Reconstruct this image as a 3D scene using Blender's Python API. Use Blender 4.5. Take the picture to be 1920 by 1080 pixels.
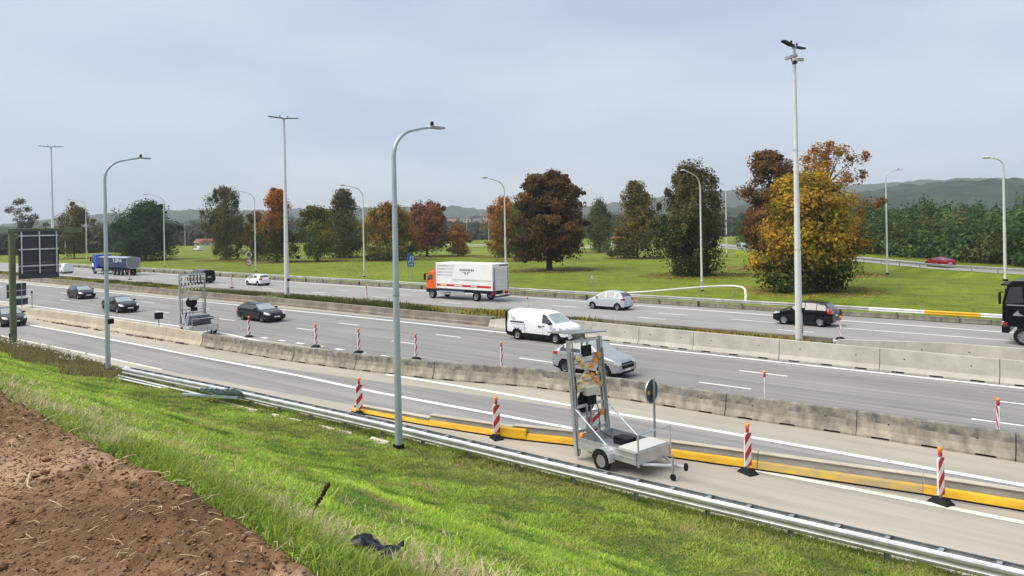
import bpy, bmesh, math, random
import numpy as np
from mathutils import Vector, Matrix

random.seed(7)
RNG = np.random.default_rng(11)
for o in list(bpy.data.objects):
    bpy.data.objects.remove(o, do_unlink=True)
SC = bpy.context.scene
COL = SC.collection
R = math.radians

# ---------------------------------------------------------------- camera
# x runs along the motorway (traffic on the near side drives towards +x), y away from the viewer, z up
EYE = 7.5
HEAD = R(49.6)
ROLL = R(1.0)
cam_d = bpy.data.cameras.new('camera')
cam_d.sensor_width = 36.0
cam_d.lens = 36.0 * 1386.0 / 1920.0
cam_d.shift_y = -(540.0 - 422.0) / 1920.0
cam_d.clip_start = 0.1
cam_d.clip_end = 12000.0
cam = bpy.data.objects.new('camera', cam_d)
COL.objects.link(cam)
_f = Vector((-math.cos(HEAD), math.sin(HEAD), 0)); _r = Vector((math.sin(HEAD), math.cos(HEAD), 0)); _u = Vector((0, 0, 1))
_rr = _r * math.cos(ROLL) - _u * math.sin(ROLL)
_uu = _r * math.sin(ROLL) + _u * math.cos(ROLL)
_m = Matrix((_rr, _uu, -_f)).transposed().to_4x4()
_m.translation = Vector((0, 0, EYE))
cam.matrix_world = _m
SC.camera = cam

# ---------------------------------------------------------------- sky, sun, exposure
SUN_EL, SUN_AZ = R(56), R(235)          # azimuth in the x-y plane, from +x towards +y
EXPOSURE = 1.42
HAZE_DENS = 0.00021
w = bpy.data.worlds.new('World'); SC.world = w; w.use_nodes = True
nt = w.node_tree; nt.nodes.clear()
def N(tree, t, **kw):
    n = tree.nodes.new(t)
    for k, v in kw.items():
        if k in n.inputs.keys() if hasattr(n.inputs, 'keys') else False:
            n.inputs[k].default_value = v
        else:
            setattr(n, k, v)
    return n
out = N(nt, 'ShaderNodeOutputWorld'); bg = N(nt, 'ShaderNodeBackground'); bg.inputs['Strength'].default_value = 0.05
sky = N(nt, 'ShaderNodeTexSky'); sky.sky_type = 'NISHITA'; sky.sun_disc = False
sky.sun_elevation = SUN_EL; sky.sun_rotation = R(90) - SUN_AZ; sky.dust_density = 3.0; sky.air_density = 1.2
tc = N(nt, 'ShaderNodeTexCoord')
mp = N(nt, 'ShaderNodeMapping'); mp.inputs['Scale'].default_value = (1.0, 1.0, 3.6); mp.inputs['Rotation'].default_value = (0.08, -0.05, 0.5)
nz = N(nt, 'ShaderNodeTexNoise'); nz.inputs['Scale'].default_value = 1.9; nz.inputs['Detail'].default_value = 5.0; nz.inputs['Roughness'].default_value = 0.45
rp = N(nt, 'ShaderNodeValToRGB')
rp.color_ramp.elements[0].position = 0.38; rp.color_ramp.elements[0].color = (0.410, 0.470, 0.612, 1)
rp.color_ramp.elements[1].position = 0.64; rp.color_ramp.elements[1].color = (0.535, 0.590, 0.648, 1)
mulc = N(nt, 'ShaderNodeVectorMath'); mulc.operation = 'SCALE'; mulc.inputs['Scale'].default_value = 10.0
mx = N(nt, 'ShaderNodeMix'); mx.data_type = 'RGBA'; mx.inputs[0].default_value = 0.9
nt.links.new(tc.outputs['Generated'], mp.inputs['Vector']); nt.links.new(mp.outputs['Vector'], nz.inputs['Vector'])
nt.links.new(nz.outputs['Fac'], rp.inputs['Fac']); nt.links.new(rp.outputs['Color'], mulc.inputs[0])
nt.links.new(sky.outputs['Color'], mx.inputs[6]); nt.links.new(mulc.outputs['Vector'], mx.inputs[7])
nt.links.new(mx.outputs[2], bg.inputs['Color']); nt.links.new(bg.outputs['Background'], out.inputs['Surface'])
sun_d = bpy.data.lights.new('sun', 'SUN'); sun_d.energy = 1.5; sun_d.angle = R(52); sun_d.color = (1.0, 0.94, 0.84)
sun = bpy.data.objects.new('sun', sun_d); COL.objects.link(sun)
_sd = Vector((math.cos(SUN_EL) * math.cos(SUN_AZ), math.cos(SUN_EL) * math.sin(SUN_AZ), math.sin(SUN_EL)))
sun.rotation_euler = _sd.to_track_quat('Z', 'Y').to_euler()
vs = SC.view_settings
vs.view_transform = 'Standard'; vs.look = 'None'; vs.exposure = EXPOSURE; vs.gamma = 1.0; vs.use_curve_mapping = False
SC.render.engine = 'CYCLES'
cy = SC.cycles
cy.use_denoising = True
try: cy.denoiser = 'OPENIMAGEDENOISE'
except Exception: pass
cy.max_bounces = 6; cy.diffuse_bounces = 3; cy.glossy_bounces = 3; cy.transmission_bounces = 2; cy.volume_bounces = 0; cy.transparent_max_bounces = 6
cy.sample_clamp_indirect = 6.0
cy.volume_step_rate = 4.0; cy.volume_max_steps = 64

# ---------------------------------------------------------------- materials
MATS = {}
def mat(name, col, rough=0.7, metal=0.0, coat=0.0, noise=0.0, nscale=3.0, col2=None, bump=0.0, bscale=20.0, emit=None, spec=0.5, stretch=(1, 1, 1), attr=None, transl=0.0, coord='Object'):
    """Principled material; colour wanders between col and col2 (or a lighter/darker self) by noise, fine relief by bump."""
    if name in MATS: return MATS[name]
    m = bpy.data.materials.new(name); m.use_nodes = True
    t = m.node_tree; b = t.nodes['Principled BSDF']
    b.inputs['Roughness'].default_value = rough; b.inputs['Metallic'].default_value = metal
    b.inputs['Coat Weight'].default_value = coat; b.inputs['Coat Roughness'].default_value = 0.06
    b.inputs['Specular IOR Level'].default_value = spec
    c4 = (*col, 1)
    src = None
    if attr:
        a = t.nodes.new('ShaderNodeAttribute'); a.attribute_name = attr; src = a.outputs['Color']
    if noise > 0 or bump > 0:
        tcn = t.nodes.new('ShaderNodeTexCoord'); mpn = t.nodes.new('ShaderNodeMapping'); mpn.inputs['Scale'].default_value = stretch
        if coord == 'World':
            g = t.nodes.new('ShaderNodeNewGeometry'); t.links.new(g.outputs['Position'], mpn.inputs['Vector'])
        else:
            t.links.new(tcn.outputs[coord], mpn.inputs['Vector'])
    if noise > 0:
        n1 = t.nodes.new('ShaderNodeTexNoise'); n1.inputs['Scale'].default_value = nscale; n1.inputs['Detail'].default_value = 6; n1.inputs['Roughness'].default_value = 0.62
        t.links.new(mpn.outputs['Vector'], n1.inputs['Vector'])
        r1 = t.nodes.new('ShaderNodeValToRGB'); r1.color_ramp.elements[0].position = 0.36; r1.color_ramp.elements[1].position = 0.66
        lo = tuple(c * (1 - noise) for c in col) if col2 is None else col2
        hi = tuple(min(1, c * (1 + noise)) for c in col) if col2 is None else col
        if attr:
            r1.color_ramp.elements[0].color = (1 - noise,) * 3 + (1,); r1.color_ramp.elements[1].color = (1 + noise,) * 3 + (1,)
            mm = t.nodes.new('ShaderNodeMix'); mm.data_type = 'RGBA'; mm.blend_type = 'MULTIPLY'; mm.inputs[0].default_value = 1
            t.links.new(src, mm.inputs[6]); t.links.new(r1.outputs['Color'], mm.inputs[7]); src = mm.outputs[2]
        else:
            r1.color_ramp.elements[0].color = (*lo, 1); r1.color_ramp.elements[1].color = (*hi, 1); src = r1.outputs['Color']
        t.links.new(n1.outputs['Fac'], r1.inputs['Fac'])
    if src is not None: t.links.new(src, b.inputs['Base Color'])
    else: b.inputs['Base Color'].default_value = c4
    if bump > 0:
        n2 = t.nodes.new('ShaderNodeTexNoise'); n2.inputs['Scale'].default_value = bscale; n2.inputs['Detail'].default_value = 4
        t.links.new(mpn.outputs['Vector'], n2.inputs['Vector'])
        bp = t.nodes.new('ShaderNodeBump'); bp.inputs['Strength'].default_value = bump; bp.inputs['Distance'].default_value = 0.02
        t.links.new(n2.outputs['Fac'], bp.inputs['Height']); t.links.new(bp.outputs['Normal'], b.inputs['Normal'])
    if transl > 0:
        tr = t.nodes.new('ShaderNodeBsdfTranslucent'); ms = t.nodes.new('ShaderNodeMixShader'); ms.inputs[0].default_value = transl
        if src is not None: t.links.new(src, tr.inputs['Color'])
        else: tr.inputs['Color'].default_value = c4
        t.links.new(b.outputs[0], ms.inputs[1]); t.links.new(tr.outputs[0], ms.inputs[2])
        t.links.new(ms.outputs[0], t.nodes['Material Output'].inputs['Surface'])
    if emit:
        b.inputs['Emission Color'].default_value = (*emit[0], 1); b.inputs['Emission Strength'].default_value = emit[1]
    MATS[name] = m
    return m

def road_mat(name, col, dark, streak):
    """worn asphalt: fine grain, long streaks along x, patches, bump"""
    m = bpy.data.materials.new(name); m.use_nodes = True; t = m.node_tree; b = t.nodes['Principled BSDF']
    b.inputs['Roughness'].default_value = 0.82
    g = t.nodes.new('ShaderNodeNewGeometry')
    def nz(scale, st, det=5, ro=0.6):
        mpn = t.nodes.new('ShaderNodeMapping'); mpn.inputs['Scale'].default_value = st
        n = t.nodes.new('ShaderNodeTexNoise'); n.inputs['Scale'].default_value = scale; n.inputs['Detail'].default_value = det; n.inputs['Roughness'].default_value = ro
        t.links.new(g.outputs['Position'], mpn.inputs['Vector']); t.links.new(mpn.outputs['Vector'], n.inputs['Vector']); return n.outputs['Fac']
    def ramp(f, p0, p1, c0, c1):
        r = t.nodes.new('ShaderNodeValToRGB'); r.color_ramp.elements[0].position = p0; r.color_ramp.elements[1].position = p1
        r.color_ramp.elements[0].color = (*c0, 1); r.color_ramp.elements[1].color = (*c1, 1); t.links.new(f, r.inputs['Fac']); return r.outputs['Color']
    def mul(a, b_):
        x = t.nodes.new('ShaderNodeMix'); x.data_type = 'RGBA'; x.blend_type = 'MULTIPLY'; x.inputs[0].default_value = 1
        t.links.new(a, x.inputs[6]); t.links.new(b_, x.inputs[7]); return x.outputs[2]
    c = ramp(nz(1.1, (0.03, 1.0, 1), 4), 0.35, 0.65, dark, col)
    s1 = (1 - streak,) * 3; s2 = (1 + streak * 0.6,) * 3
    c = mul(c, ramp(nz(2.6, (0.012, 1.0, 1), 3), 0.35, 0.62, s1, s2))
    c = mul(c, ramp(nz(0.35, (0.35, 1.0, 1), 6), 0.38, 0.62, (0.92,) * 3, (1.05,) * 3))
    c = mul(c, ramp(nz(0.9, (0.10, 1.0, 1), 3), 0.30, 0.42, (0.90,) * 3, (1.0,) * 3))
    c = mul(c, ramp(nz(28, (1, 1, 1), 2), 0.3, 0.7, (0.9,) * 3, (1.08,) * 3))
    t.links.new(c, b.inputs['Base Color'])
    bp = t.nodes.new('ShaderNodeBump'); bp.inputs['Strength'].default_value = 0.25; bp.inputs['Distance'].default_value = 0.01
    t.links.new(nz(60, (1, 1, 1), 2), bp.inputs['Height']); t.links.new(bp.outputs['Normal'], b.inputs['Normal'])
    return m

M_ASPHALT = road_mat('asphalt_near', (0.280, 0.273, 0.260), (0.220, 0.216, 0.208), 0.18)
M_ASPHALT_FAR = road_mat('asphalt_far_painted_sheen', (0.32, 0.315, 0.30), (0.285, 0.28, 0.27), 0.10)  # lighter than the near asphalt: grazing-angle sheen put into the colour
M_SLIP = road_mat('asphalt_slip', (0.300, 0.292, 0.276), (0.235, 0.231, 0.224), 0.17)
M_CONC = road_mat('concrete_pavement', (0.43, 0.392, 0.33), (0.385, 0.352, 0.298), 0.05)
M_MARK = mat('road_paint', (0.80, 0.80, 0.78), 0.7, noise=0.10, nscale=4, coord='World')
M_MARK_OLD = mat('road_paint_worn', (0.72, 0.69, 0.60), 0.75, noise=0.14, nscale=3, coord='World')
M_GALV = mat('galvanised_steel', (0.55, 0.57, 0.58), 0.42, metal=0.75, noise=0.16, nscale=2.0, coord='World')
M_GALV_D = mat('dull_galvanised_steel', (0.33, 0.35, 0.36), 0.55, metal=0.5, noise=0.15, nscale=4)
M_STEELW = mat('white_painted_pole', (0.66, 0.67, 0.65), 0.5, noise=0.06, nscale=1.5)
M_POLE = mat('grey_galvanised_pole', (0.40, 0.47, 0.50), 0.45, metal=0.25, noise=0.10, nscale=1.2)
M_BLACK = mat('black_rubber', (0.014, 0.014, 0.015), 0.75, spec=0.2, noise=0.3, nscale=8)
M_TYRE = mat('tyre', (0.011, 0.011, 0.012), 0.8, spec=0.2)
M_DARK = mat('dark_plastic', (0.008, 0.0085, 0.010), 0.5, spec=0.2)
M_GLASS = mat('vehicle_glass', (0.035, 0.042, 0.046), 0.03, spec=0.9, coat=0.5)
M_GLASS_L = mat('vehicle_windscreen', (0.34, 0.39, 0.39), 0.05, spec=1.0, coat=0.6)  # pale base colour paints in the sky's reflection on the windscreens
M_ALLOY = mat('alloy_rim', (0.55, 0.56, 0.57), 0.35, metal=0.8)
M_ALLOY_D = mat('dark_alloy_rim', (0.16, 0.16, 0.17), 0.35, metal=0.8)
M_PLATE = mat('number_plate', (0.78, 0.78, 0.76), 0.5)
M_LAMPW = mat('headlight_glass', (0.62, 0.64, 0.66), 0.12, metal=0.4, coat=0.6)
M_LAMPR = mat('tail_light_red', (0.42, 0.012, 0.015), 0.15, coat=0.6)
M_ORANGE = mat('amber_lamp', (0.85, 0.27, 0.02), 0.3, coat=0.4)
M_RED = mat('red_reflective', (0.52, 0.02, 0.03), 0.5, noise=0.06, nscale=6)
M_WHITE = mat('white_reflective', (0.80, 0.80, 0.79), 0.5, noise=0.05, nscale=5)
M_SIGNBACK = mat('sign_back_dark', (0.030, 0.035, 0.048), 0.6, noise=0.12, nscale=2)
M_GREENP = mat('green_painted_steel', (0.115, 0.14, 0.08), 0.6, noise=0.22, nscale=1.5)
M_YELLOW = mat('yellow_paint', (0.72, 0.40, 0.018), 0.65, noise=0.22, nscale=2.2, coord='World', stretch=(.5, 1, 2))
M_YELLOW_W = mat('worn_yellow_paint', (0.62, 0.40, 0.05), 0.7, noise=1, nscale=1.6, col2=(0.36, 0.30, 0.17), stretch=(1, 1, 2.5))
M_CONC_OLD = mat('weathered_concrete', (0.42, 0.375, 0.305), 0.88, noise=1, nscale=1.7, col2=(0.19, 0.172, 0.142), bump=0.5, bscale=18, stretch=(1.4, 1.4, 0.55), coord='World')
M_CONC_TOP = mat('lichen_stained_concrete', (0.33, 0.30, 0.25), 0.9, noise=1, nscale=2.6, col2=(0.115, 0.11, 0.098), bump=0.5, bscale=18, coord='World')
M_CONC_NEW = mat('new_concrete', (0.46, 0.435, 0.385), 0.85, noise=0.13, nscale=1.2, bump=0.2, bscale=25, coord='World')
M_CONC_PALE = mat('pale_beige_concrete', (0.50, 0.445, 0.355), 0.88, noise=0.14, nscale=0.9, bump=0.3, bscale=18, coord='World')
M_CONC_MED = mat('brown_stained_concrete', (0.30, 0.265, 0.215), 0.9, noise=1, nscale=0.8, col2=(0.17, 0.145, 0.12), bump=0.4, bscale=15, coord='World')
M_GREYFACE = mat('grey_barrier_face', (0.33, 0.315, 0.285), 0.85, noise=0.22, nscale=1.5, coord='World', stretch=(0.6, 1, 2))
M_BLUE = mat('blue_sign_face', (0.015, 0.17, 0.50), 0.45)
M_BARK = mat('bark', (0.055, 0.043, 0.033), 0.9, noise=0.35, nscale=6)
M_BARK_B = mat('pale_bark', (0.16, 0.15, 0.13), 0.9, noise=0.4, nscale=4)
M_LEAF = mat('foliage', (0.1, 0.12, 0.05), 0.75, attr='Col', transl=0.38, spec=0.25)
M_GRASS = mat('grass_blades', (0.1, 0.2, 0.03), 0.7, attr='Col', transl=0.4, spec=0.2)
M_STRAW = mat('straw', (0.52, 0.40, 0.24), 0.8, attr='Col', noise=0.15, nscale=8)

# ---------------------------------------------------------------- mesh helpers
class MB:
    """collects simple shapes; build() links them as ONE mesh object"""
    def __init__(s): s.v = []; s.f = []
    def add(s, vs, fs):
        o = len(s.v); s.v += [tuple(p) for p in vs]; s.f += [tuple(i + o for i in f) for f in fs]; return s
    def box(s, x0, x1, y0, y1, z0, z1, M=None, taper=1.0):
        cx, cy_ = (x0 + x1) / 2, (y0 + y1) / 2
        p = [(x0, y0, z0), (x1, y0, z0), (x1, y1, z0), (x0, y1, z0)]
        q = [(cx + (a - cx) * taper, cy_ + (b - cy_) * taper, z1) for a, b, _ in p]
        vs = [Vector(a) for a in p + q]
        if M is not None: vs = [M @ a for a in vs]
        return s.add(vs, [(3, 2, 1, 0), (4, 5, 6, 7), (0, 1, 5, 4), (1, 2, 6, 5), (2, 3, 7, 6), (3, 0, 4, 7)])
    def cbox(s, x0, x1, y0, y1, z0, z1, c=0.02):
        """box with chamfered edges"""
        bm = bmesh.new(); bmesh.ops.create_cube(bm, size=1)
        for v in bm.verts: v.co = Vector(((x0 + x1) / 2 + v.co.x * (x1 - x0), (y0 + y1) / 2 + v.co.y * (y1 - y0), (z0 + z1) / 2 + v.co.z * (z1 - z0)))
        bmesh.ops.bevel(bm, geom=bm.edges[:], offset=c, segments=2, affect='EDGES', profile=0.5)
        bm.verts.index_update()
        s.add([v.co.copy() for v in bm.verts], [tuple(v.index for v in f.verts) for f in bm.faces]); bm.free(); return s
    def tube(s, path, rad, n=8, cap=True):
        P = [Vector(p) for p in path]; k = len(P)
        if not hasattr(rad, '__len__'): rad = [rad] * k
        rings = []; up = None
        for i in range(k):
            d = (P[min(i + 1, k - 1)] - P[max(i - 1, 0)]).normalized()
            if up is None: up = Vector((0, 0, 1)) if abs(d.z) < 0.9 else Vector((1, 0, 0))
            a = d.cross(up).normalized(); b = a.cross(d).normalized(); up = b
            rings.append([P[i] + (a * math.cos(t) + b * math.sin(t)) * rad[i] for t in [2 * math.pi * j / n for j in range(n)]])
        vs = [p for r_ in rings for p in r_]
        fs = [(i * n + j, i * n + (j + 1) % n, (i + 1) * n + (j + 1) % n, (i + 1) * n + j) for i in range(k - 1) for j in range(n)]
        if cap: fs += [tuple(range(n - 1, -1, -1)), tuple((k - 1) * n + j for j in range(n))]
        return s.add(vs, fs)
    def cyl(s, a, b, r0, r1=None, n=12): return s.tube([a, b], [r0, r0 if r1 is None else r1], n)
    def lathe(s, prof, n=24, M=None, ax='z'):
        """prof: (radius, height) pairs revolved about z (or y)"""
        vs = []
        for r_, h in prof:
            for j in range(n):
                t = 2 * math.pi * j / n
                vs.append(Vector((r_ * math.cos(t), r_ * math.sin(t), h)) if ax == 'z' else Vector((r_ * math.cos(t), h, r_ * math.sin(t))))
        if M is not None: vs = [M @ v for v in vs]
        k = len(prof)
        fs = [(i * n + j, i * n + (j + 1) % n, (i + 1) * n + (j + 1) % n, (i + 1) * n + j) for i in range(k - 1) for j in range(n)]
        return s.add(vs, fs)
    def prism(s, poly, h0, h1, ax='z'):
        """polygon in the plane across ax, extruded from h0 to h1"""
        n = len(poly)
        def mk(a, b, h): return {'z': (a, b, h), 'y': (a, h, b), 'x': (h, a, b)}[ax]
        vs = [mk(a, b, h0) for a, b in poly] + [mk(a, b, h1) for a, b in poly]
        fs = [tuple(range(n - 1, -1, -1)), tuple(range(n, 2 * n))] + [(i, (i + 1) % n, n + (i + 1) % n, n + i) for i in range(n)]
        return s.add(vs, fs)
    def sweep(s, prof, path, closed=True, cap=True):
        """profile of (side, up) pairs swept along a path in the x-y plane (side is to the left of the path)"""
        P = [Vector(p) for p in path]; k = len(P); n = len(prof); vs = []
        for i in range(k):
            d = P[min(i + 1, k - 1)] - P[max(i - 1, 0)]; d.z = 0; d.normalize(); l = Vector((-d.y, d.x, 0))
            vs += [P[i] + l * a + Vector((0, 0, b)) for a, b in prof]
        m = n if closed else n - 1
        fs = [(i * n + j, i * n + (j + 1) % n, (i + 1) * n + (j + 1) % n, (i + 1) * n + j) for i in range(k - 1) for j in range(m)]
        if closed and cap: fs += [tuple(range(n)), tuple((k - 1) * n + j for j in range(n - 1, -1, -1))]
        return s.add(vs, fs)
    def mesh(s, name, m=None, smooth=False):
        me = bpy.data.meshes.new(name); me.from_pydata([tuple(v) for v in s.v], [], s.f)
        bm = bmesh.new(); bm.from_mesh(me); bmesh.ops.recalc_face_normals(bm, faces=bm.faces[:]); bm.to_mesh(me); bm.free()
        if smooth: me.polygons.foreach_set('use_smooth', [True] * len(me.polygons))
        if m: me.materials.append(m)
        return me
    def build(s, name, m, parent=None, smooth=False, loc=None, rz=0.0):
        o = bpy.data.objects.new(name, s.mesh(name, m, smooth)); COL.objects.link(o)
        if parent: o.parent = parent
        if loc: o.location = loc
        if rz: o.rotation_euler.z = rz
        return o

def nmesh(name, V, F, m, cols=None, smooth=False):
    """mesh object from numpy arrays (all faces of one size), with an optional colour per vertex"""
    me = bpy.data.meshes.new(name); V = np.asarray(V, np.float32); F = np.asarray(F, np.int32); n, k = F.shape
    me.vertices.add(len(V)); me.vertices.foreach_set('co', V.ravel())
    me.loops.add(n * k); me.loops.foreach_set('vertex_index', F.ravel())
    me.polygons.add(n); me.polygons.foreach_set('loop_start', np.arange(0, n * k, k, dtype=np.int32)); me.polygons.foreach_set('loop_total', np.full(n, k, np.int32))
    if smooth: me.polygons.foreach_set('use_smooth', np.ones(n, bool))
    me.update(calc_edges=True)
    if cols is not None:
        a = me.color_attributes.new('Col', 'FLOAT_COLOR', 'POINT')
        c = np.ones((len(V), 4), np.float32); c[:, :3] = cols; a.data.foreach_set('color', c.ravel())
    me.materials.append(m)
    o = bpy.data.objects.new(name, me); COL.objects.link(o); return o

def empty(name, loc=(0, 0, 0), rz=0.0):
    o = bpy.data.objects.new(name, None); COL.objects.link(o); o.location = loc; o.rotation_euler.z = rz; o.empty_display_size = 0.3; return o
def tag(o, label, cat, group=None):
    o['label'] = label; o['category'] = cat
    if group: o['group'] = group
    return o
def struct(o): o['kind'] = 'structure'; return o
def stuff(o, label=None, cat=None):
    o['kind'] = 'stuff'
    if label: o['label'] = label; o['category'] = cat
    return o
def copy_tree(o, parent=None):
    c = o.copy(); COL.objects.link(c); c.parent = parent
    for ch in list(o.children): copy_tree(ch, c)
    return c
def smoothstep(a, b, x):
    t = np.clip((x - a) / (b - a), 0, 1); return t * t * (3 - 2 * t)
ORD = ['', 'first', 'second', 'third', 'fourth', 'fifth', 'sixth', 'seventh', 'eighth', 'ninth', 'tenth', 'eleventh', 'twelfth', 'thirteenth', 'fourteenth', 'fifteenth', 'sixteenth', 'seventeenth', 'eighteenth', 'nineteenth', 'twentieth', 'twenty-first', 'twenty-second', 'twenty-third', 'twenty-fourth', 'twenty-fifth', 'twenty-sixth']

# cheap value noise for terrain
_PERM = RNG.random((256, 256))
def vnoise(x, y):
    x = np.asarray(x, float); y = np.asarray(y, float)
    xi = np.floor(x).astype(int); yi = np.floor(y).astype(int); fx = x - xi; fy = y - yi
    fx = fx * fx * (3 - 2 * fx); fy = fy * fy * (3 - 2 * fy)
    g = lambda a, b: _PERM[a % 256, b % 256]
    return (g(xi, yi) * (1 - fx) + g(xi + 1, yi) * fx) * (1 - fy) + (g(xi, yi + 1) * (1 - fx) + g(xi + 1, yi + 1) * fx) * fy - 0.5
def fbm(x, y, o=4):
    s = 0; a = 1.0
    for i in range(o):
        s = s + a * vnoise(x * 2 ** i + 17.3 * i, y * 2 ** i + 5.1 * i); a *= 0.5
    return s
def grid_obj(name, xs, ys, zf, m, cols=None, smooth=True):
    X, Y = np.meshgrid(xs, ys); Z = zf(X, Y); V = np.stack([X, Y, Z], -1).reshape(-1, 3)
    nx, ny = len(xs), len(ys); i = np.arange(nx * ny).reshape(ny, nx)
    F = np.stack([i[:-1, :-1], i[:-1, 1:], i[1:, 1:], i[1:, :-1]], -1).reshape(-1, 4)
    c = None if cols is None else cols(X, Y, Z).reshape(-1, 3)
    return nmesh(name, V, F, m, c, smooth)
def visible(x, y, z, pad=0.18):
    """rough test whether a point can come into view (with a generous margin)"""
    dx = x * _r.x + y * _r.y; dz = x * _f.x + y * _f.y; h = z - EYE
    ok = dz > 0.5; t = np.where(ok, dz, 1.0)
    u = dx / t * 1386 / 960; v = -h / t * 1386
    return ok & (np.abs(u) < 1 + pad) & (v < 658 * (1 + pad)) & (v > -500)

# ================================================================ SETTING: ground, hills, roads
def gy(x): return np.interp(x, [-60, -42, -38, -29.6, -21, -15.7, -8.4, -1.8, 8], [14.9, 15.3, 15.55, 16.2, 16.6, 16.72, 16.88, 17.1, 17.4])
def emb(x, y):
    """height of the bank between the ploughed field and the motorway"""
    yy = np.asarray(y, float) - smoothstep(11, 15.2, y) * (gy(x) - 15.68) * smoothstep(-44, -38, x)
    base = np.interp(yy, [-30, 2.2, 2.6, 3.2, 5, 8, 12, 14.5, 16.1, 16.6], [5.75, 5.68, 5.58, 5.32, 4.45, 2.9, 1.10, 0.40, 0.12, -0.06])
    w_ = smoothstep(3.0, 5.5, y) * (1 - smoothstep(14.5, 16.3, yy))
    return base + w_ * 0.20 * fbm(x * 0.25, y * 0.3, 3)
def ground_mat():
    m = bpy.data.materials.new('meadow'); m.use_nodes = True; t = m.node_tree; b = t.nodes['Principled BSDF']; b.inputs['Roughness'].default_value = 0.9; b.inputs['Specular IOR Level'].default_value = 0.2
    g = t.nodes.new('ShaderNodeNewGeometry')
    def nz(scale, det=5, st=(1, 1, 1)):
        mpn = t.nodes.new('ShaderNodeMapping'); mpn.inputs['Scale'].default_value = st
        n = t.nodes.new('ShaderNodeTexNoise'); n.inputs['Scale'].default_value = scale; n.inputs['Detail'].default_value = det; n.inputs['Roughness'].default_value = 0.65
        t.links.new(g.outputs['Position'], mpn.inputs['Vector']); t.links.new(mpn.outputs['Vector'], n.inputs['Vector']); return n.outputs['Fac']
    def ramp(f, st):
        r = t.nodes.new('ShaderNodeValToRGB'); cr = r.color_ramp
        while len(cr.elements) < len(st): cr.elements.new(0.5)
        for e, (p, c) in zip(cr.elements, st): e.position = p; e.color = (*c, 1)
        t.links.new(f, r.inputs['Fac']); return r.outputs['Color']
    def mul(a, b_):
        x = t.nodes.new('ShaderNodeMix'); x.data_type = 'RGBA'; x.blend_type = 'MULTIPLY'; x.inputs[0].default_value = 1
        t.links.new(a, x.inputs[6]); t.links.new(b_, x.inputs[7]); return x.outputs[2]
    c = ramp(nz(0.045, 6), [(0.34, (0.135, 0.175, 0.018)), (0.5, (0.168, 0.222, 0.020)), (0.62, (0.205, 0.255, 0.024)), (0.72, (0.25, 0.235, 0.055))])
    c = mul(c, ramp(nz(0.6, 4, (1, 1.6, 1)), [(0.3, (0.70, 0.72, 0.7)), (0.7, (1.2, 1.17, 1.1))]))
    c = mul(c, ramp(nz(6.0, 3), [(0.3, (0.75, 0.78, 0.7)), (0.7, (1.2, 1.17, 1.15))]))
    c = mul(c, ramp(nz(0.16, 5, (1, 2.2, 1)), [(0.36, (0.74, 0.80, 0.85)), (0.62, (1.12, 1.08, 1.0))]))
    t.links.new(c, b.inputs['Base Color'])
    bp = t.nodes.new('ShaderNodeBump'); bp.inputs['Strength'].default_value = 0.7; bp.inputs['Distance'].default_value = 0.12
    t.links.new(nz(5.0, 4), bp.inputs['Height']); t.links.new(bp.outputs['Normal'], b.inputs['Normal'])
    return m
M_MEADOW = ground_mat()
# one sheet from under the bank out to the horizon; the meadow beyond the motorway swells a little
def gz(X, Y):
    sw = smoothstep(66, 110, Y) * (1 - smoothstep(350, 700, np.hypot(X, Y)))
    return -0.05 + sw * (0.5 * fbm(X * 0.018, Y * 0.018, 3) + 0.12 * fbm(X * 0.12, Y * 0.12, 3))
_gx = np.concatenate([[-7000, -4500, -3000, -2000, -1400, -1000, -750, -560, -450], np.arange(-380, 60, 4.0), [70, 110, 180, 300, 600, 1200, 2500, 5000]])
_gy = np.concatenate([[-3000, -1000, -300, -60, -20, 0, 8, 15, 30, 45, 60], np.arange(64, 330, 4.0), [350, 400, 480, 600, 800, 1100, 1500, 2200, 3200, 4600, 7000]])
struct(grid_obj('ground', _gx, _gy, gz, M_MEADOW))

# the bank (lawn) and the bare field on top of it
M_BANK = mat('bank_turf', (0.155, 0.175, 0.035), 0.95, noise=0.35, nscale=1.2, bump=0.8, bscale=14, coord='World', spec=0.2)
struct(grid_obj('embankment', np.concatenate([np.arange(-150, -50, 2.5), np.arange(-50, 8, 0.35)]), np.arange(2.0, 19.4, 0.3), emb, M_BANK))

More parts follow.
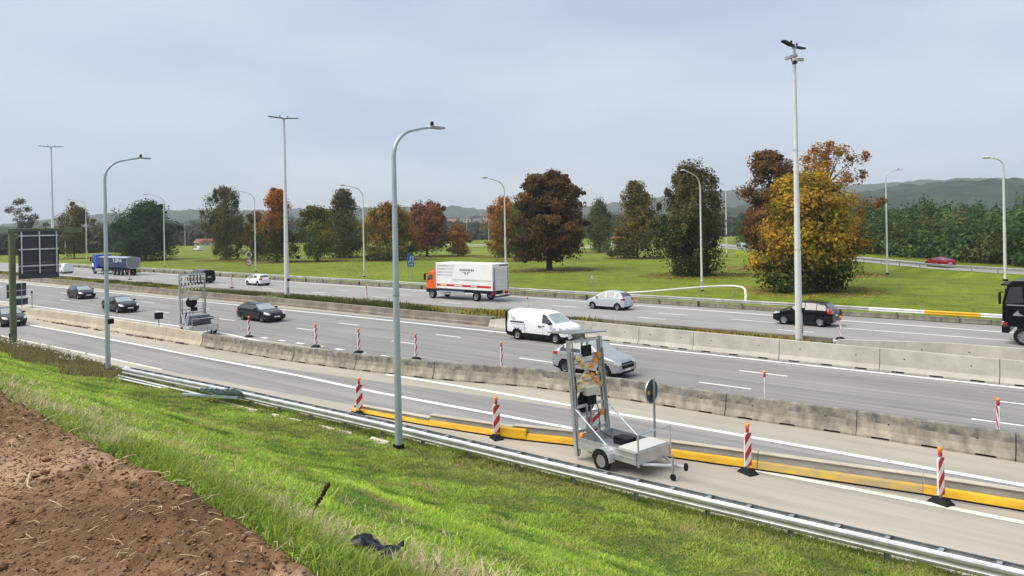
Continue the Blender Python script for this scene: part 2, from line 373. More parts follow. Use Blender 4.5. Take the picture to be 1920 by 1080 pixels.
def soil_mat():
    m = bpy.data.materials.new('soil'); m.use_nodes = True; t = m.node_tree; b = t.nodes['Principled BSDF']; b.inputs['Roughness'].default_value = 0.95; b.inputs['Specular IOR Level'].default_value = 0.15
    g = t.nodes.new('ShaderNodeNewGeometry')
    def nz(scale, det=5, ro=0.65):
        n = t.nodes.new('ShaderNodeTexNoise'); n.inputs['Scale'].default_value = scale; n.inputs['Detail'].default_value = det; n.inputs['Roughness'].default_value = ro
        t.links.new(g.outputs['Position'], n.inputs['Vector']); return n.outputs['Fac']
    def ramp(f, st):
        r = t.nodes.new('ShaderNodeValToRGB'); cr = r.color_ramp
        while len(cr.elements) < len(st): cr.elements.new(0.5)
        for e, (p, c) in zip(cr.elements, st): e.position = p; e.color = (*c, 1)
        t.links.new(f, r.inputs['Fac']); return r.outputs['Color']
    def mul(a, b_):
        x = t.nodes.new('ShaderNodeMix'); x.data_type = 'RGBA'; x.blend_type = 'MULTIPLY'; x.inputs[0].default_value = 1
        t.links.new(a, x.inputs[6]); t.links.new(b_, x.inputs[7]); return x.outputs[2]
    c = ramp(nz(0.7, 4), [(0.34, (0.150, 0.088, 0.049)), (0.50, (0.215, 0.132, 0.073)), (0.58, (0.265, 0.168, 0.096)), (0.66, (0.42, 0.295, 0.185))])
    c = mul(c, ramp(nz(14, 5), [(0.3, (0.72, 0.70, 0.68)), (0.7, (1.2, 1.2, 1.2))]))
    t.links.new(c, b.inputs['Base Color'])
    bp = t.nodes.new('ShaderNodeBump'); bp.inputs['Strength'].default_value = 0.8; bp.inputs['Distance'].default_value = 0.03
    t.links.new(nz(38, 4, 0.7), bp.inputs['Height']); t.links.new(bp.outputs['Normal'], b.inputs['Normal'])
    return m
M_SOIL = soil_mat()
def field_edge(x): return 2.29 + np.clip(.055 * (-3 - x), -.1, .4) + 0.16 * fbm(x * 0.5, x * 0.0 + 3.3, 3) + 0.10 * fbm(x * 2.2, 9.1 + x * 0, 2)
def fz(X, Y):
    e = field_edge(X)
    sm = smoothstep(.02, .22, fbm(X * .55 + 2, Y * .75 + 1, 2))          # trodden smooth patches
    clod = 0.06 * np.abs(fbm(X * 1.6, Y * 1.6, 3)) + (1 - .85 * sm) * (0.07 * np.maximum(0, fbm(X * 4.4 + 9, Y * 4.4, 3)) + 0.075 * np.maximum(0, fbm(X * 9, Y * 9 + 4, 2)) + 0.055 * np.maximum(0, vnoise(X * 19, Y * 19)) + .03 * vnoise(X * 34, Y * 34))
    ruts = 0.05 * fbm(X * 0.5, Y * 0.9, 2)
    z = 5.70 + ruts + clod
    lip = smoothstep(e + 0.10, e - 0.12, Y)
    return np.where(Y < e + 0.25, z * lip + (emb(X, Y) - 0.10) * (1 - lip), emb(X, Y) - 0.10)
struct(grid_obj('ploughed_field', np.concatenate([np.arange(-70, -18, 0.4), np.arange(-18, -9, 0.06), np.arange(-9, -2, 0.02), np.arange(-2, 3.5, .06)]), np.concatenate([np.arange(-6, .4, 0.2), np.arange(.4, 3.1, 0.02)]), fz, M_SOIL))

# ---- roads. Flat sheets, each 4 mm above the one below
def strip(name, pts_a, pts_b, z, m, n=60, parent=None):
    """sheet between two edges given as (x, y) polylines with the same x range"""
    a = np.array(pts_a, float); b = np.array(pts_b, float)
    x0, x1 = max(a[0, 0], b[0, 0]), min(a[-1, 0], b[-1, 0]); xs = np.linspace(x0, x1, n)
    ya = np.interp(xs, a[:, 0], a[:, 1]); yb = np.interp(xs, b[:, 0], b[:, 1])
    V = np.concatenate([np.stack([xs, ya, np.full(n, z)], -1), np.stack([xs, yb, np.full(n, z)], -1)]); i = np.arange(n - 1)
    o = nmesh(name, V, np.stack([i, i + 1, i + 1 + n, i + n], -1), m)
    if parent: o.parent = parent
    return o
XL, XR = -420.0, 40.0
def bend(x): return -0.033 * np.maximum(0, -np.asarray(x, float) - 48) ** 1.03 * (np.asarray(x) < -48)
def ln(y0, x0=XL, x1=XR, k=1.0, n=30):
    xs = np.linspace(x0, x1, n); return [(x, float(y0 + k * bend(x))) for x in xs]
pave = struct(strip('concrete_pavement', ln(16.3, k=0.55), ln(45.0, k=0.3), 0.0, M_CONC))
near_road = struct(strip('near_carriageway', ln(27.35), ln(39.9), 0.004, M_ASPHALT))
far_road = struct(strip('far_carriageway', [(XL, 44.2), (XR, 44.2)], [(XL, 60.3), (XR, 60.3)], 0.0, M_ASPHALT_FAR))
SL_R = [(-420, 10.0), (-200, 13.0), (-64, 17.0), (-44, 17.9), (-32, 18.7), (-24, 19.6), (-17.5, 20.1), (-12, 21.2), (-4, 22.3), (6, 23.2), (40, 24.0)]
SL_L = [(-420, 13.5), (-200, 16.5), (-70, 20.4), (-50, 21.2), (-40, 21.75), (-32, 22.6), (-24, 23.7), (-16, 24.4), (-4, 24.8), (40, 25.2)]
slip = struct(strip('slip_road', SL_R, SL_L, 0.004, M_SLIP, 120))

def line(parent, pts, w_, z=0.009, m=None, name='edge_line', n=40):
    p = np.array(pts, float); xs = np.linspace(p[0, 0], p[-1, 0], n); ys = np.interp(xs, p[:, 0], p[:, 1])
    V = np.concatenate([np.stack([xs, ys - w_ / 2, np.full(n, z)], -1), np.stack([xs, ys + w_ / 2, np.full(n, z)], -1)]); i = np.arange(n - 1)
    o = nmesh(name, V, np.stack([i, i + 1, i + 1 + n, i + n], -1), m or M_MARK); o.parent = parent; return o
line(near_road, ln(38.85, k=0.75), 0.30)
line(near_road, [(x, y) for x, y in ln(27.55, x1=-52) ] + [(-41.0, 26.2)], 0.26, name='edge_line', n=80)
for i in range(34):
    x = -4.9 - 10.95 * i
    if x < -390: break
    line(near_road, [(x, 31.9 + float(bend(x))), (x + 2.5, 31.9 + float(bend(x + 2.5)))], 0.17, name='lane_dash', n=2)
    line(near_road, [(x + 0.4, 35.55 + 0.9 * float(bend(x))), (x + 2.8, 35.55 + 0.9 * float(bend(x + 2.5)))], 0.17, name='lane_dash', n=2)
line(near_road, [(6.0, 31.9), (8.5, 31.9)], 0.17, name='lane_dash', n=2); line(near_road, [(6.4, 35.55), (8.8, 35.55)], 0.17, name='lane_dash', n=2)
for i in range(20):
    x = -46.6 + 2.1 * i
    line(near_road, [(x, 27.72 + 0.02 * i), (x + 0.75, 27.72 + 0.02 * i)], 0.32, name='block_dash', n=2)
# gore hatching left of the pale barrier
for i in range(12):
    x = -98 + 4.0 * i
    a = (x, 24.0 + float(bend(x)) + 0.6); b = (x + 2.6, 27.0 + float(bend(x + 2.6)))
    V = [(a[0], a[1], .008), (a[0] + .55, a[1], .008), (b[0] + .55, b[1], .008), (b[0], b[1], .008)]
    o = nmesh('hatch_stripe', V, [[0, 1, 2, 3]], M_MARK_OLD); o.parent = pave
line(slip, [(-300, 15.0)] + SL_L[2:4] + [(-45, 21.25), (-33, 21.6), (-27, 21.5), (-17, 21.95), (-13.5, 22.15)], 0.26, n=90)
line(slip, [(-29.4, 24.45), (-23, 24.7), (-12, 24.8), (40, 25.0)], 0.27, n=60, z=0.0095)
line(slip, [(-300, 9.8), (-64, 17.0), (-47, 17.85), (-40.5, 18.1)], 0.22, m=M_MARK_OLD, n=60)
line(pave, [(-9.6, 21.55), (-5.0, 21.75), (-2.3, 21.8), (12, 22.0)], 0.26, m=M_MARK_OLD, z=0.008)
line(pave, [(-150, 12.2), (-57, 16.35), (-45, 17.15), (-41, 17.35)], 0.30, m=M_CONC_PALE, z=0.012, name='kerb_line')
line(far_road, [(-420, 60.0), (-51, 59.2), (-32, 58.3), (-22, 57.7), (-7, 57.1), (40, 56.6)], 0.26, z=0.006)
line(far_road, [(-24.0, 53.95), (-15.6, 53.5), (-6.7, 53.4), (40, 53.3)], 0.2, z=0.006)
line(far_road, [(-420, 48.3), (-90, 47.9), (40, 47.6)], 0.24, z=0.006)
for i in range(36):
    x = -30.6 - 11.0 * i
    if x < -400: break
    line(far_road, [(x, 54.4), (x + 2.8, 54.35)], 0.17, z=0.006, name='lane_dash', n=2)
    line(far_road, [(x + 0.0, 51.2), (x + 2.5, 51.1)], 0.17, z=0.006, name='lane_dash', n=2)
for x in (-19.2, -8.2, 2.8): line(far_road, [(x, 50.5), (x + 2.5, 50.45)], 0.17, z=0.006, name='lane_dash', n=2)

# loop road at the far right, in front of the wood
def path_strip(name, pts, width, z, m):
    P = np.array(pts, float); d = np.gradient(P, axis=0); d /= np.linalg.norm(d, axis=1)[:, None]; nrm = np.stack([-d[:, 1], d[:, 0]], -1); n = len(P)
    A = P + nrm * width / 2; B = P - nrm * width / 2
    V = np.concatenate([np.c_[A, np.full(n, z)], np.c_[B, np.full(n, z)]]); i = np.arange(n - 1)
    return nmesh(name, V, np.stack([i, i + 1, i + 1 + n, i + n], -1), m)
LOOP = [(40, 82), (20, 92), (4, 101), (-9, 108.5), (-18.5, 115), (-29, 126.5), (-40, 139.5), (-56, 157), (-70, 172), (-82, 186), (-100, 212), (-130, 260)]
_t = np.linspace(0, len(LOOP) - 1, 70); LOOPs = [(float(np.interp(t, range(len(LOOP)), [p[0] for p in LOOP])), float(np.interp(t, range(len(LOOP)), [p[1] for p in LOOP]))) for t in _t]
loop = struct(path_strip('loop_road', LOOPs, 7.4, 0.62, M_ASPHALT_FAR))
# the earth shelf that carries it
_P = np.array(LOOPs); _d = np.gradient(_P, axis=0); _d /= np.linalg.norm(_d, axis=1)[:, None]; _n = np.stack([-_d[:, 1], _d[:, 0]], -1)
def offs(k): return _P + _n * k
_rows = [(6.5, -0.4), (5.0, 0.55), (3.9, 0.615), (-4.6, 0.615), (-12.0, 0.75), (-30, 0.9)]
_V = np.concatenate([np.c_[offs(k), np.full(len(_P), z)] for k, z in _rows]); _k = len(_P); _i = np.arange(_k - 1)
struct(nmesh('loop_road_shelf', _V, np.concatenate([np.stack([_i + r * _k, _i + 1 + r * _k, _i + 1 + (r + 1) * _k, _i + (r + 1) * _k], -1) for r in range(len(_rows) - 1)]), M_MEADOW, smooth=True))
for k in (3.3, -3.3):
    q = offs(k); o = path_strip('edge_line', q, 0.18, 0.627, M_MARK); o.parent = loop

# ---- distant hills with woods and fields
def hill_mat():
    m = bpy.data.materials.new('wooded_hill'); m.use_nodes = True; t = m.node_tree; b = t.nodes['Principled BSDF']; b.inputs['Roughness'].default_value = 0.95; b.inputs['Specular IOR Level'].default_value = 0.1
    a = t.nodes.new('ShaderNodeAttribute'); a.attribute_name = 'Col'; t.links.new(a.outputs['Color'], b.inputs['Base Color']); return m
M_HILL = hill_mat()
def hill(name, d0, d1, prof, seed, base_z, wood=0.5, na=620, nd=46):
    """ridge: prof = (azimuth deg, height m at the crest); d0..d1 distance from foot to crest"""
    az = np.linspace(82, 178, na); A = R(1) * az; t = np.linspace(0, 1.25, nd)
    Hc = np.interp(az, [p[0] for p in sorted(prof)], [p[1] for p in sorted(prof)])
    T, AA = np.meshgrid(t, A, indexing='ij'); D = d0 + (d1 - d0) * T
    X = D * np.cos(AA); Y = D * np.sin(AA)
    rise = np.where(T <= 1, T * T * (3 - 2 * T), 1 - 0.6 * (T - 1) * (T - 1) * 4)
    und = fbm(X * 0.0016 + seed, Y * 0.0016, 3)
    wd = smoothstep(-0.08, 0.06, fbm(X * 0.0030 + seed * 3, Y * 0.0034 + 7, 3) + (wood - 0.5) * 1.2 + 0.5 * (T - 0.62))
    lump = (np.abs(fbm(X * 0.028 + seed, Y * 0.028, 3)) * 15 + 5) * wd
    Z = base_z + rise * (Hc[None, :] * (1.08 + 0.25 * und) - 6) + lump
    V = np.stack([X, Y, Z], -1).reshape(-1, 3)
    i = np.arange(nd * na).reshape(nd, na); F = np.stack([i[:-1, :-1], i[:-1, 1:], i[1:, 1:], i[1:, :-1]], -1).reshape(-1, 4)
    n1 = fbm(X * 0.03, Y * 0.03 + seed, 3)[..., None]; n2 = vnoise(X * 0.0045 + seed, Y * 0.006)[..., None]
    cw = np.array([0.026, 0.044, 0.026]) * (1 + 1.1 * n1) + np.array([0.05, 0.028, 0.0]) * np.clip(n2, 0, 1) * 0.8
    cf = np.where(n2 > 0.12, np.array([0.15, 0.14, 0.08]), np.where(n2 > -0.1, np.array([0.08, 0.125, 0.04]), np.array([0.10, 0.14, 0.06])))
    c = cw * wd[..., None] + cf * (1 - wd[..., None])
    o = nmesh(name, V, F, M_HILL, np.clip(c, 0.01, 1).reshape(-1, 3), True); struct(o); return o
hill('far_hills', 1500, 2700, [(178, 5), (168, 14), (161, 50), (154, 66), (151, 62), (145, 66), (141, 74), (135, 78), (132.9, 62), (128.7, 54), (122.6, 70), (119.3, 84), (112.7, 103), (104.2, 108), (99, 116), (95, 105), (82, 90)], 3.0, -2, 0.95)
hill('middle_hills', 750, 1350, [(178, 6), (166, 14), (158, 12), (152, 26), (147, 20), (141, 14), (136, 18), (131, 24), (126, 18), (120, 22), (112, 26), (104, 44), (99, 52), (92, 48), (82, 40)], 9.0, -2, 1.0)
HILLS = None

# ---- concrete barriers (each segment is a thing of its own)
def barrier_profile(h, b, t, z0): return [(-b, z0), (b, z0), (b, 0.08), (b * 0.58, 0.30), (t, h), (-t, h), (-b * 0.58, 0.30), (-b, 0.08)]
def barrier(p, q, h, b, t, m, cap_m, label, group, slots=3, z0=0.0, name='concrete_barrier'):
    p = Vector((p[0], p[1], z0)); q = Vector((q[0], q[1], z0)); d = q - p; L = d.length - 0.03
    root = empty(name, p, math.atan2(d.y, d.x)); tag(root, label, 'barrier', group)
    body = MB(); ch = .30; t2 = t + (b * .58 - t) * ch / (h - .30); pf = barrier_profile(h - (ch if cap_m else 0), b, t2 if cap_m else t, 0.0); pr = barrier_profile(h - (ch if cap_m else 0), b, t2 if cap_m else t, 0.075)
    cuts = [0.0]
    for k in range(slots):
        c = L * (k + 0.5) / slots; cuts += [c - 0.28, c + 0.28]
    cuts.append(L)
    for k in range(len(cuts) - 1):
        body.sweep(pr if k % 2 else pf, [(cuts[k], 0, 0), (cuts[k + 1], 0, 0)])
    body.build('body', m, root)
    if cap_m: MB().sweep([(-t2, h - ch + .001), (t2, h - ch + .001), (t, h - .02), (t - .02, h), (-t + .02, h), (-t, h - .02)], [(0, 0, 0), (L, 0, 0)]).build('stained_top', cap_m, root)
    for fx in (0.22, 0.78):
        MB().cyl((L * fx, -t - (b * .58 - t) * .42 - .012, h * 0.62), (L * fx, -t - (b * .58 - t) * .42 + .05, h * 0.62), 0.035, n=8).build('lifting_hole', M_DARK, root)
    return root
# weathered row between motorway and slip road (counted from the right edge of the photo)
B1 = [(6.3, 27.15), (1.4, 27.1), (-3.0, 27.1), (-7.6, 27.1), (-12.3, 26.9), (-17.0, 26.9), (-21.7, 26.4), (-26.6, 25.0), (-31.7, 24.2), (-36.6, 23.65), (-41.5, 23.4), (-46.3, 23.25)]
B1 = [(x, y + 0.28) for x, y in B1]
for i in range(len(B1) - 1):
    lab = 'weathered concrete barrier segment beside the slip road, %s from the right edge' % ORD[i] if i else 'weathered concrete barrier segment running out of the right edge of the photo'
    barrier(B1[i + 1], B1[i], 0.82, 0.30, 0.115, M_CONC_OLD, M_CONC_TOP, lab, 'weathered barriers between motorway and slip road')
# pale newer run further left
B1b = [(-46.4, 23.53), (-51.2, 23.4), (-56.0, 23.25), (-60.8, 23.05), (-65.6, 22.8), (-70.4, 22.5), (-75.2, 22.2), (-80.0, 21.9), (-86, 21.5), (-92, 21.1), (-98, 20.7)]
for i in range(len(B1b) - 1):
    barrier(B1b[i + 1], B1b[i], 0.84, 0.30, 0.12, M_CONC_PALE, None, 'pale beige barrier segment left of the weathered row, %s from where they join' % ORD[i + 1], 'pale barriers along the slip road', slots=1)
# new row on the median at the right
B2 = [(5.1, 39.45), (0.1, 39.5), (-4.9, 39.55), (-9.9, 39.65), (-14.9, 39.7), (-20.0, 39.85), (-23.7, 39.95), (-28.4, 40.15), (-33.1, 40.35)]
for i in range(len(B2) - 1):
    lab = 'clean pale grey median barrier segment, %s from the right edge of the photo' % ORD[i] if i else 'clean pale grey median barrier segment cut by the right edge of the photo'
    barrier(B2[i + 1], B2[i], 1.08, 0.33, 0.13, M_CONC_NEW, None, lab, 'new median barriers')
# sloped end piece
root = empty('barrier_end_piece', (-36.6, 40.45, 0), math.atan2(-0.1, 3.47)); tag(root, 'sloped end piece where the new median barrier meets the old wall', 'barrier')
e = MB(); L = 3.4; hs = [(0.0, 0.55), (0.6, 0.62), (L, 1.08)]
for (xa, ha), (xb, hb) in zip(hs[:-1], hs[1:]):
    pa = barrier_profile(ha, .33, .13, 0); pb = barrier_profile(hb, .33, .13, 0); n = len(pa)
    e.add([(xa, a, min(z, ha)) for a, z in pa] + [(xb, a, z) for a, z in pb], [(j, (j + 1) % n, n + (j + 1) % n, n + j) for j in range(n)] + [tuple(range(n)), tuple(range(2 * n - 1, n - 1, -1))])
e.build('body', M_CONC_NEW, root)
B3 = [(2.0, 43.95), (-3.0, 43.9), (-7.8, 43.75), (-12.6, 41.9)]
for i in range(3):
    barrier(B3[i + 1], B3[i], 1.0, 0.3, 0.13, M_CONC_NEW, None, ['pale barrier segment behind the new median row, at the right edge', 'pale barrier segment behind the new median row, second from the right', 'pale barrier segment slanting across the median beside the tall pole'][i], 'barriers behind the new median row')

# ---- old planted median: two low walls with soil and weeds between them
def wall_run(name, pts, h, th, m, label, seg=6.0):
    root = empty(name, (pts[0][0], pts[0][1], 0)); tag(root, label, 'wall')
    P = [Vector((p[0] - pts[0][0], p[1] - pts[0][1], 0)) for p in pts]
    dist = [0]
    for a, b in zip(P[:-1], P[1:]): dist.append(dist[-1] + (b - a).length)
    n = max(1, round(dist[-1] / seg)); k = 0
    pt = lambda s: Vector((np.interp(s, dist, [p.x for p in P]), np.interp(s, dist, [p.y for p in P]), 0))
    for k in range(n):
        s0 = dist[-1] * k / n; s1 = dist[-1] * (k + 1) / n - 0.025; dz = random.uniform(-.012, .012)
        MB().sweep([(-th / 2 - .12, 0), (th / 2, 0), (th / 2, h + dz), (-th / 2, h + dz), (-th / 2, .26), (-th / 2 - .12, .2)], [pt(s0), pt((s0 + s1) / 2), pt(s1)]).build('block', m, root)
    return root
MN = [(-200, 38.6), (-131, 39.2), (-80, 40.15), (-61, 40.75), (-36.7, 40.8)]
MF = [(-200, 42.2), (-131, 42.6), (-83, 43.2), (-65, 43.9), (-44, 43.8), (-13.4, 43.55)]
wall_run('median_wall', MN, 0.68, 0.34, M_CONC_MED, 'brown stained low concrete wall along the planted median, nearer side')
wall_run('median_wall', MF, 0.78, 0.30, M_CONC_MED, 'brown stained low concrete wall along the planted median, farther side')
M_MEDSOIL = mat('median_soil', (0.16, 0.14, 0.07), 0.95, noise=1, nscale=0.5, col2=(0.10, 0.12, 0.035), coord='World', bump=0.6, bscale=8)
soil_o = strip('median_bed', [(x, y + 0.1) for x, y in MN[:-1]] + [(-36.7, 40.8), (-13.3, 41.5)], [(x, y - 0.1) for x, y in MF], 0.56, M_MEDSOIL, 90); struct(soil_o)

# ---- low barrier with the yellow foot beside the parked trailer
YB = [(-24.6, 18.75), (-20.5, 19.15), (-16.9, 19.75), (-12.6, 21.05), (-8.9, 21.75), (-4.6, 22.5), (-0.5, 22.95), (4.0, 23.3)]
for i in range(len(YB) - 1):
    p = Vector((*YB[i], 0)); q = Vector((*YB[i + 1], 0)); d = q - p; L = d.length - 0.02
    lab = ['leftmost of the low yellow-footed barrier sections, starting at the guardrail', 'low barrier section with bright yellow foot, second from its left end', 'low yellow-footed barrier section with the step in it, left of the trailer', 'low yellow-footed barrier section directly behind the near trailer', 'low barrier section with scuffed faded yellow foot, right of the trailer', 'low yellow-footed barrier section with the rightmost red-white beacon beside it', 'low yellow-footed barrier section leaving the photo at the right edge'][i]
    root = empty('low_barrier', p, math.atan2(d.y, d.x)); tag(root, lab, 'barrier', 'low barriers with yellow foot')
    hgt = [0.28, 0.40, 0.46, 0.48, 0.48, 0.48, 0.48][i]
    MB().sweep([(-.04, .06), (.22, .06), (.16, hgt), (-.02, hgt)], [(0, 0, 0), (L, 0, 0)]).build('upper_face', M_GREYFACE, root)
    MB().sweep([(-.08, hgt), (.18, hgt), (.18, hgt + .02), (-.08, hgt + .02)], [(0, 0, 0), (L, 0, 0)]).build('top_edge', M_CONC_PALE, root)
    MB().sweep([(-.16, .04), (-.045, .04), (-.045, .22 * hgt / .48 + .05), (-.11, .18 * hgt / .48 + .04)], [(0, 0, 0), (L, 0, 0)]).build('yellow_foot', M_YELLOW_W if i == 4 else M_YELLOW, root)
    MB().sweep([(-.17, .0), (.2, .0), (.2, .05), (-.17, .05)], [(0, 0, 0), (L, 0, 0)]).build('rubber_base', M_BLACK, root)
MB().cbox(-.55, .55, -.17, .02, .05, .40, .04).build('step_cover', M_YELLOW, [o for o in bpy.data.objects if o.name.startswith('low_barrier') and not o.parent][2])

# ================================================================ GUARDRAILS
def wbeam(sgn=1, t=0.012):
    f = [(0.0, -.155), (.02, -.135), (.075, -.105), (.08, -.06), (.02, -.02), (.02, .02), (.08, .06), (.075, .105), (.02, .135), (0.0, .155)]
    return [(sgn * a, b) for a, b in f] + [(sgn * (a - t), b) for a, b in reversed(f)]
rail = empty('guardrail', (-38.6, gy(-38.6), 0)); tag(rail, 'galvanised double guardrail along the foot of the grassy bank', 'guardrail')
OX, OY = -38.6, gy(-38.6)
xs = np.arange(-38.6, 8.1, 3.1)
for a, b in zip(xs[:-1], xs[1:]):
    for sg in (-1, 1):
        MB().sweep(wbeam(sg), [(a - OX, gy(a) - OY + sg * .14, .60), (b - OX + .06, gy(b) - OY + sg * (.14 + .004), .60)]).build('rail_section', M_GALV, rail)
for i, x in enumerate(np.arange(-38.2, 7.5, 1.0)):
    y = gy(x) - OY
    MB().box(x - OX - .05, x - OX + .05, y - .17, y + .17, .715, .728).build('spacer_bracket', M_GALV, rail)
    if i % 2 == 0:
        zb = -0.1
        MB().box(x - OX - .05, x - OX + .05, y - .035, y + .035, zb, .70).box(x - OX - .05, x - OX - .04, y - .07, y + .07, zb, .70).build('post', M_GALV_D, rail)
# rounded end of the guardrail
MB().sweep(wbeam(1), [(0.02 + .0, -.14, .60), (-.18, -.10, .60), (-.25, 0, .60), (-.18, .10, .60), (0.02, .14, .60)][::-1]).build('end_cap', M_GALV, rail)

frail = empty('guardrail', (0, 60.6, 0)); tag(frail, 'long weathered guardrail on concrete kerb between far carriageway and meadow', 'guardrail')
M_RAIL_OLD = mat('weathered_rail', (0.45, 0.45, 0.42), 0.6, metal=0.3, noise=0.22, nscale=0.8, coord='World')
M_RAIL_Y = mat('yellow_rail', (0.78, 0.46, 0.02), 0.55, noise=0.06, nscale=2)
M_RAIL_W = mat('white_rail', (0.78, 0.78, 0.75), 0.55, noise=0.06, nscale=2)
fx = [-200, -192, -184, -176, -168, -160] + list(range(-152, -16, 8)) + [-16, -12.2, -8.7, -5.0, -1.5, 2, 10, 18, 26, 34]
for a, b in zip(fx[:-1], fx[1:]):
    m = M_RAIL_OLD
    lab = None
    if a >= -16:
        m = M_RAIL_Y if a in (-12.2, -1.5) else M_RAIL_W
    o = MB().sweep(wbeam(-1), [(a, -.10, .62), (b + .08, -.104, .62)]).build('rail_section', m, frail)
    if m is M_RAIL_Y: o['label'] = 'yellow painted rail section'
    elif m is M_RAIL_W: o['label'] = 'white painted rail section'
for x in np.arange(-198, 34, 4.0):
    MB().box(x - .06, x + .06, -.09, .06, 0, .74).build('post', M_CONC_MED if int(x) % 3 else M_BARK, frail)
for a in np.arange(-200, 34, 6.0):
    MB().sweep([(.02, 0), (.42, 0), (.38, .30), (.06, .30)], [(a, 0, 0), (a + 5.96, 0, 0)]).build('kerb_block', M_CONC_OLD, frail)
# hand-rail-like loop of the crash barrier behind it
crail = empty('curved_rail', (-38.5, 63.5, 0)); tag(crail, 'white curved rail bending back to the guardrail in the meadow', 'rail')
cp = [(-38.6, 61.5, .70), (-36.9, 63.2, .75), (-35.0, 65.6, .9), (-33.4, 68.0, 1.0), (-32.1, 69.6, 1.05), (-30.9, 70.3, 1.05), (-29.8, 69.7, 1.0), (-28.9, 68.2, .9), (-28.1, 66.4, .6), (-27.8, 65.6, .0)]
MB().tube([(x + 38.5, y - 63.5, z) for x, y, z in cp], 0.10, 10).build('rail', M_RAIL_W, crail, smooth=True)
for k in (1, 3, 5): 
    x, y, z = cp[k]; MB().cyl((x + 38.5, y - 63.5, 0), (x + 38.5, y - 63.5, z), .05, n=8).build('post', M_GALV_D, crail)
lrail = empty('guardrail', (0, 0, .6)); tag(lrail, 'low guardrail along the loop road in front of the wood', 'guardrail')
q = offs(4.4)
for i in range(0, 60, 2):
    MB().sweep(wbeam(1), [(*q[i], .60), (*q[i + 1], .60), (*q[i + 2], .60)]).build('rail_section', M_GALV, lrail)
    MB().cyl((*q[i], -.1), (*q[i], .6), .06, n=6).build('post', M_GALV_D, lrail)
# far thin fences in the meadow
for (a, b, lab) in [((-205, 176), (-160, 186), 'white rail fence far behind the red-brown tree'), ((-128, 178), (-104, 171), 'white rail fence far behind the weeping tree')]:
    d = Vector((b[0] - a[0], b[1] - a[1], 0)); f = empty('fence', (*a, 0), math.atan2(d.y, d.x)); tag(f, lab, 'fence')
    for z in (.55, 1.0): MB().box(0, d.length, -.05, .05, z, z + .16).build('rail', M_RAIL_W, f)
    for k in range(int(d.length / 4) + 1): MB().box(k * 4 - .06, k * 4 + .06, .05, .15, -.5, 1.15).build('post', M_GALV_D, f)

# ================================================================ LAMPS AND TALL POLES
def lamp(loc, H, arm, dirv, label, group, r0=0.10, head='led', m=M_POLE, box=False):
    root = empty('street_lamp', loc, math.atan2(dirv[1], dirv[0])); tag(root, label, 'street lamp', group)
    rb = min(1.7, arm * 0.68); zc = H - 0.28 * arm * .5 - rb * .78
    path = [(0, 0, -.3), (0, 0, .1), (0, 0, zc * .5), (0, 0, zc)]
    for k in range(1, 8):
        a = math.pi / 2 * k / 7 * .88; path.append((rb * (1 - math.cos(a)), 0, zc + rb * .86 * math.sin(a)))
    ex, _, ez = path[-1]
    path += [(ex + (arm - ex) * .5, 0, ez + (H - ez) * .55), (arm, 0, H)]
    n = len(path); rad = [r0 * 1.25, r0 * 1.2, r0, r0 * .72] + list(np.linspace(r0 * .70, r0 * .42, n - 4))
    MB().tube(path, rad, 10).build('pole', m, root, smooth=True)
    MB().cyl((0, 0, zc * .52), (0, 0, zc * .52 + .06), r0 * 1.06, n=12).build('collar', M_GALV_D, root)
    MB().cbox(-r0 * 1.3, r0 * 1.3, -r0 * 1.3, r0 * 1.3, -.12, .12, .02).build('base', M_DARK, root)
    if head == 'led':
        hb = MB().box(arm - .12, arm + .62, -.16, .16, H - .015, H + .05, taper=.9)
        h = hb.build('lamp_head', M_GALV_D, root); h.rotation_euler = (0, 0, 0)
        MB().lathe([(0.001, .0), (.06, .0), (.065, .09), (.05, .16), (0.001, .17)], 10, Matrix.Translation((arm + .12, 0, H + .05))).build('light_sensor', M_DARK, h)
    else:
        prof = [(0.001, -.55), (.10, -.5), (.17, -.2), (.17, .15), (.10, .38), (0.001, .42)]
        Mx = Matrix.Translation((arm + .40, 0, H + .02)) @ Matrix.Rotation(math.pi / 2, 4, 'Y') @ Matrix.Diagonal((.6, 1, -1, 1))
        h = MB().lathe(prof, 14, Mx).build('lamp_head', M_STEELW, root, smooth=True)
        MB().box(arm + .05, arm + .72, -.11, .11, H - .10, H - .06).build('lens', M_DARK, h)
    MB().box(r0 * 1.02, r0 * 1.2, -.05, .05, .55, .95).build('access_door', M_GALV_D, root)
    if box: MB().cbox(-.02, .30, -.14, .14, 2.45, 2.72, .03).build('detector_box', M_DARK, root)
    return root
Y1, Y_1 = (0, 1), (0, -1)
gN = 'curved lamps beside the slip road'
lamp((-18.55, 15.9, .3), 10.6, 1.62, Y1, 'grey lamp post with curved arm standing in the grass, centre of photo', gN, .105)
lamp((-41.6, 15.8, .2), 11.3, 1.75, Y1, 'grey lamp post with curved arm and dark box, by the left end of the guardrail', gN, .105, box=True)
gF = 'lamps along the meadow behind the far carriageway'
for (x, y, H, lab) in [(-36.5, 74.6, 12.9, 'far lamp post in front of the olive birch, behind the curved white rail'), (-63.5, 73.2, 13.6, 'far lamp post rising behind the orange and white truck'), (-90.5, 71.3, 13.9, 'far lamp post left of the orange-olive round tree'), (-120.9, 71.0, 14.4, 'far lamp post beside the diamond and round signs'), (-157.0, 71.2, 15.2, 'far lamp post at the right side of the dense dark green tree'), (-203, 72.5, 15.8, 'leftmost far lamp post, above the blue tipper truck')]:
    lamp((x, y, 0), H, 3.4, Y_1, lab, gF, .11, 'cobra', M_STEELW)
gL = 'lamps along the loop road'
lamp((-11.8, 99.9, .3), 13.9, 1.5, (-.76, -.65), 'lamp post by the loop road at the right edge, arm pointing left', gL, .15, 'cobra', M_STEELW)
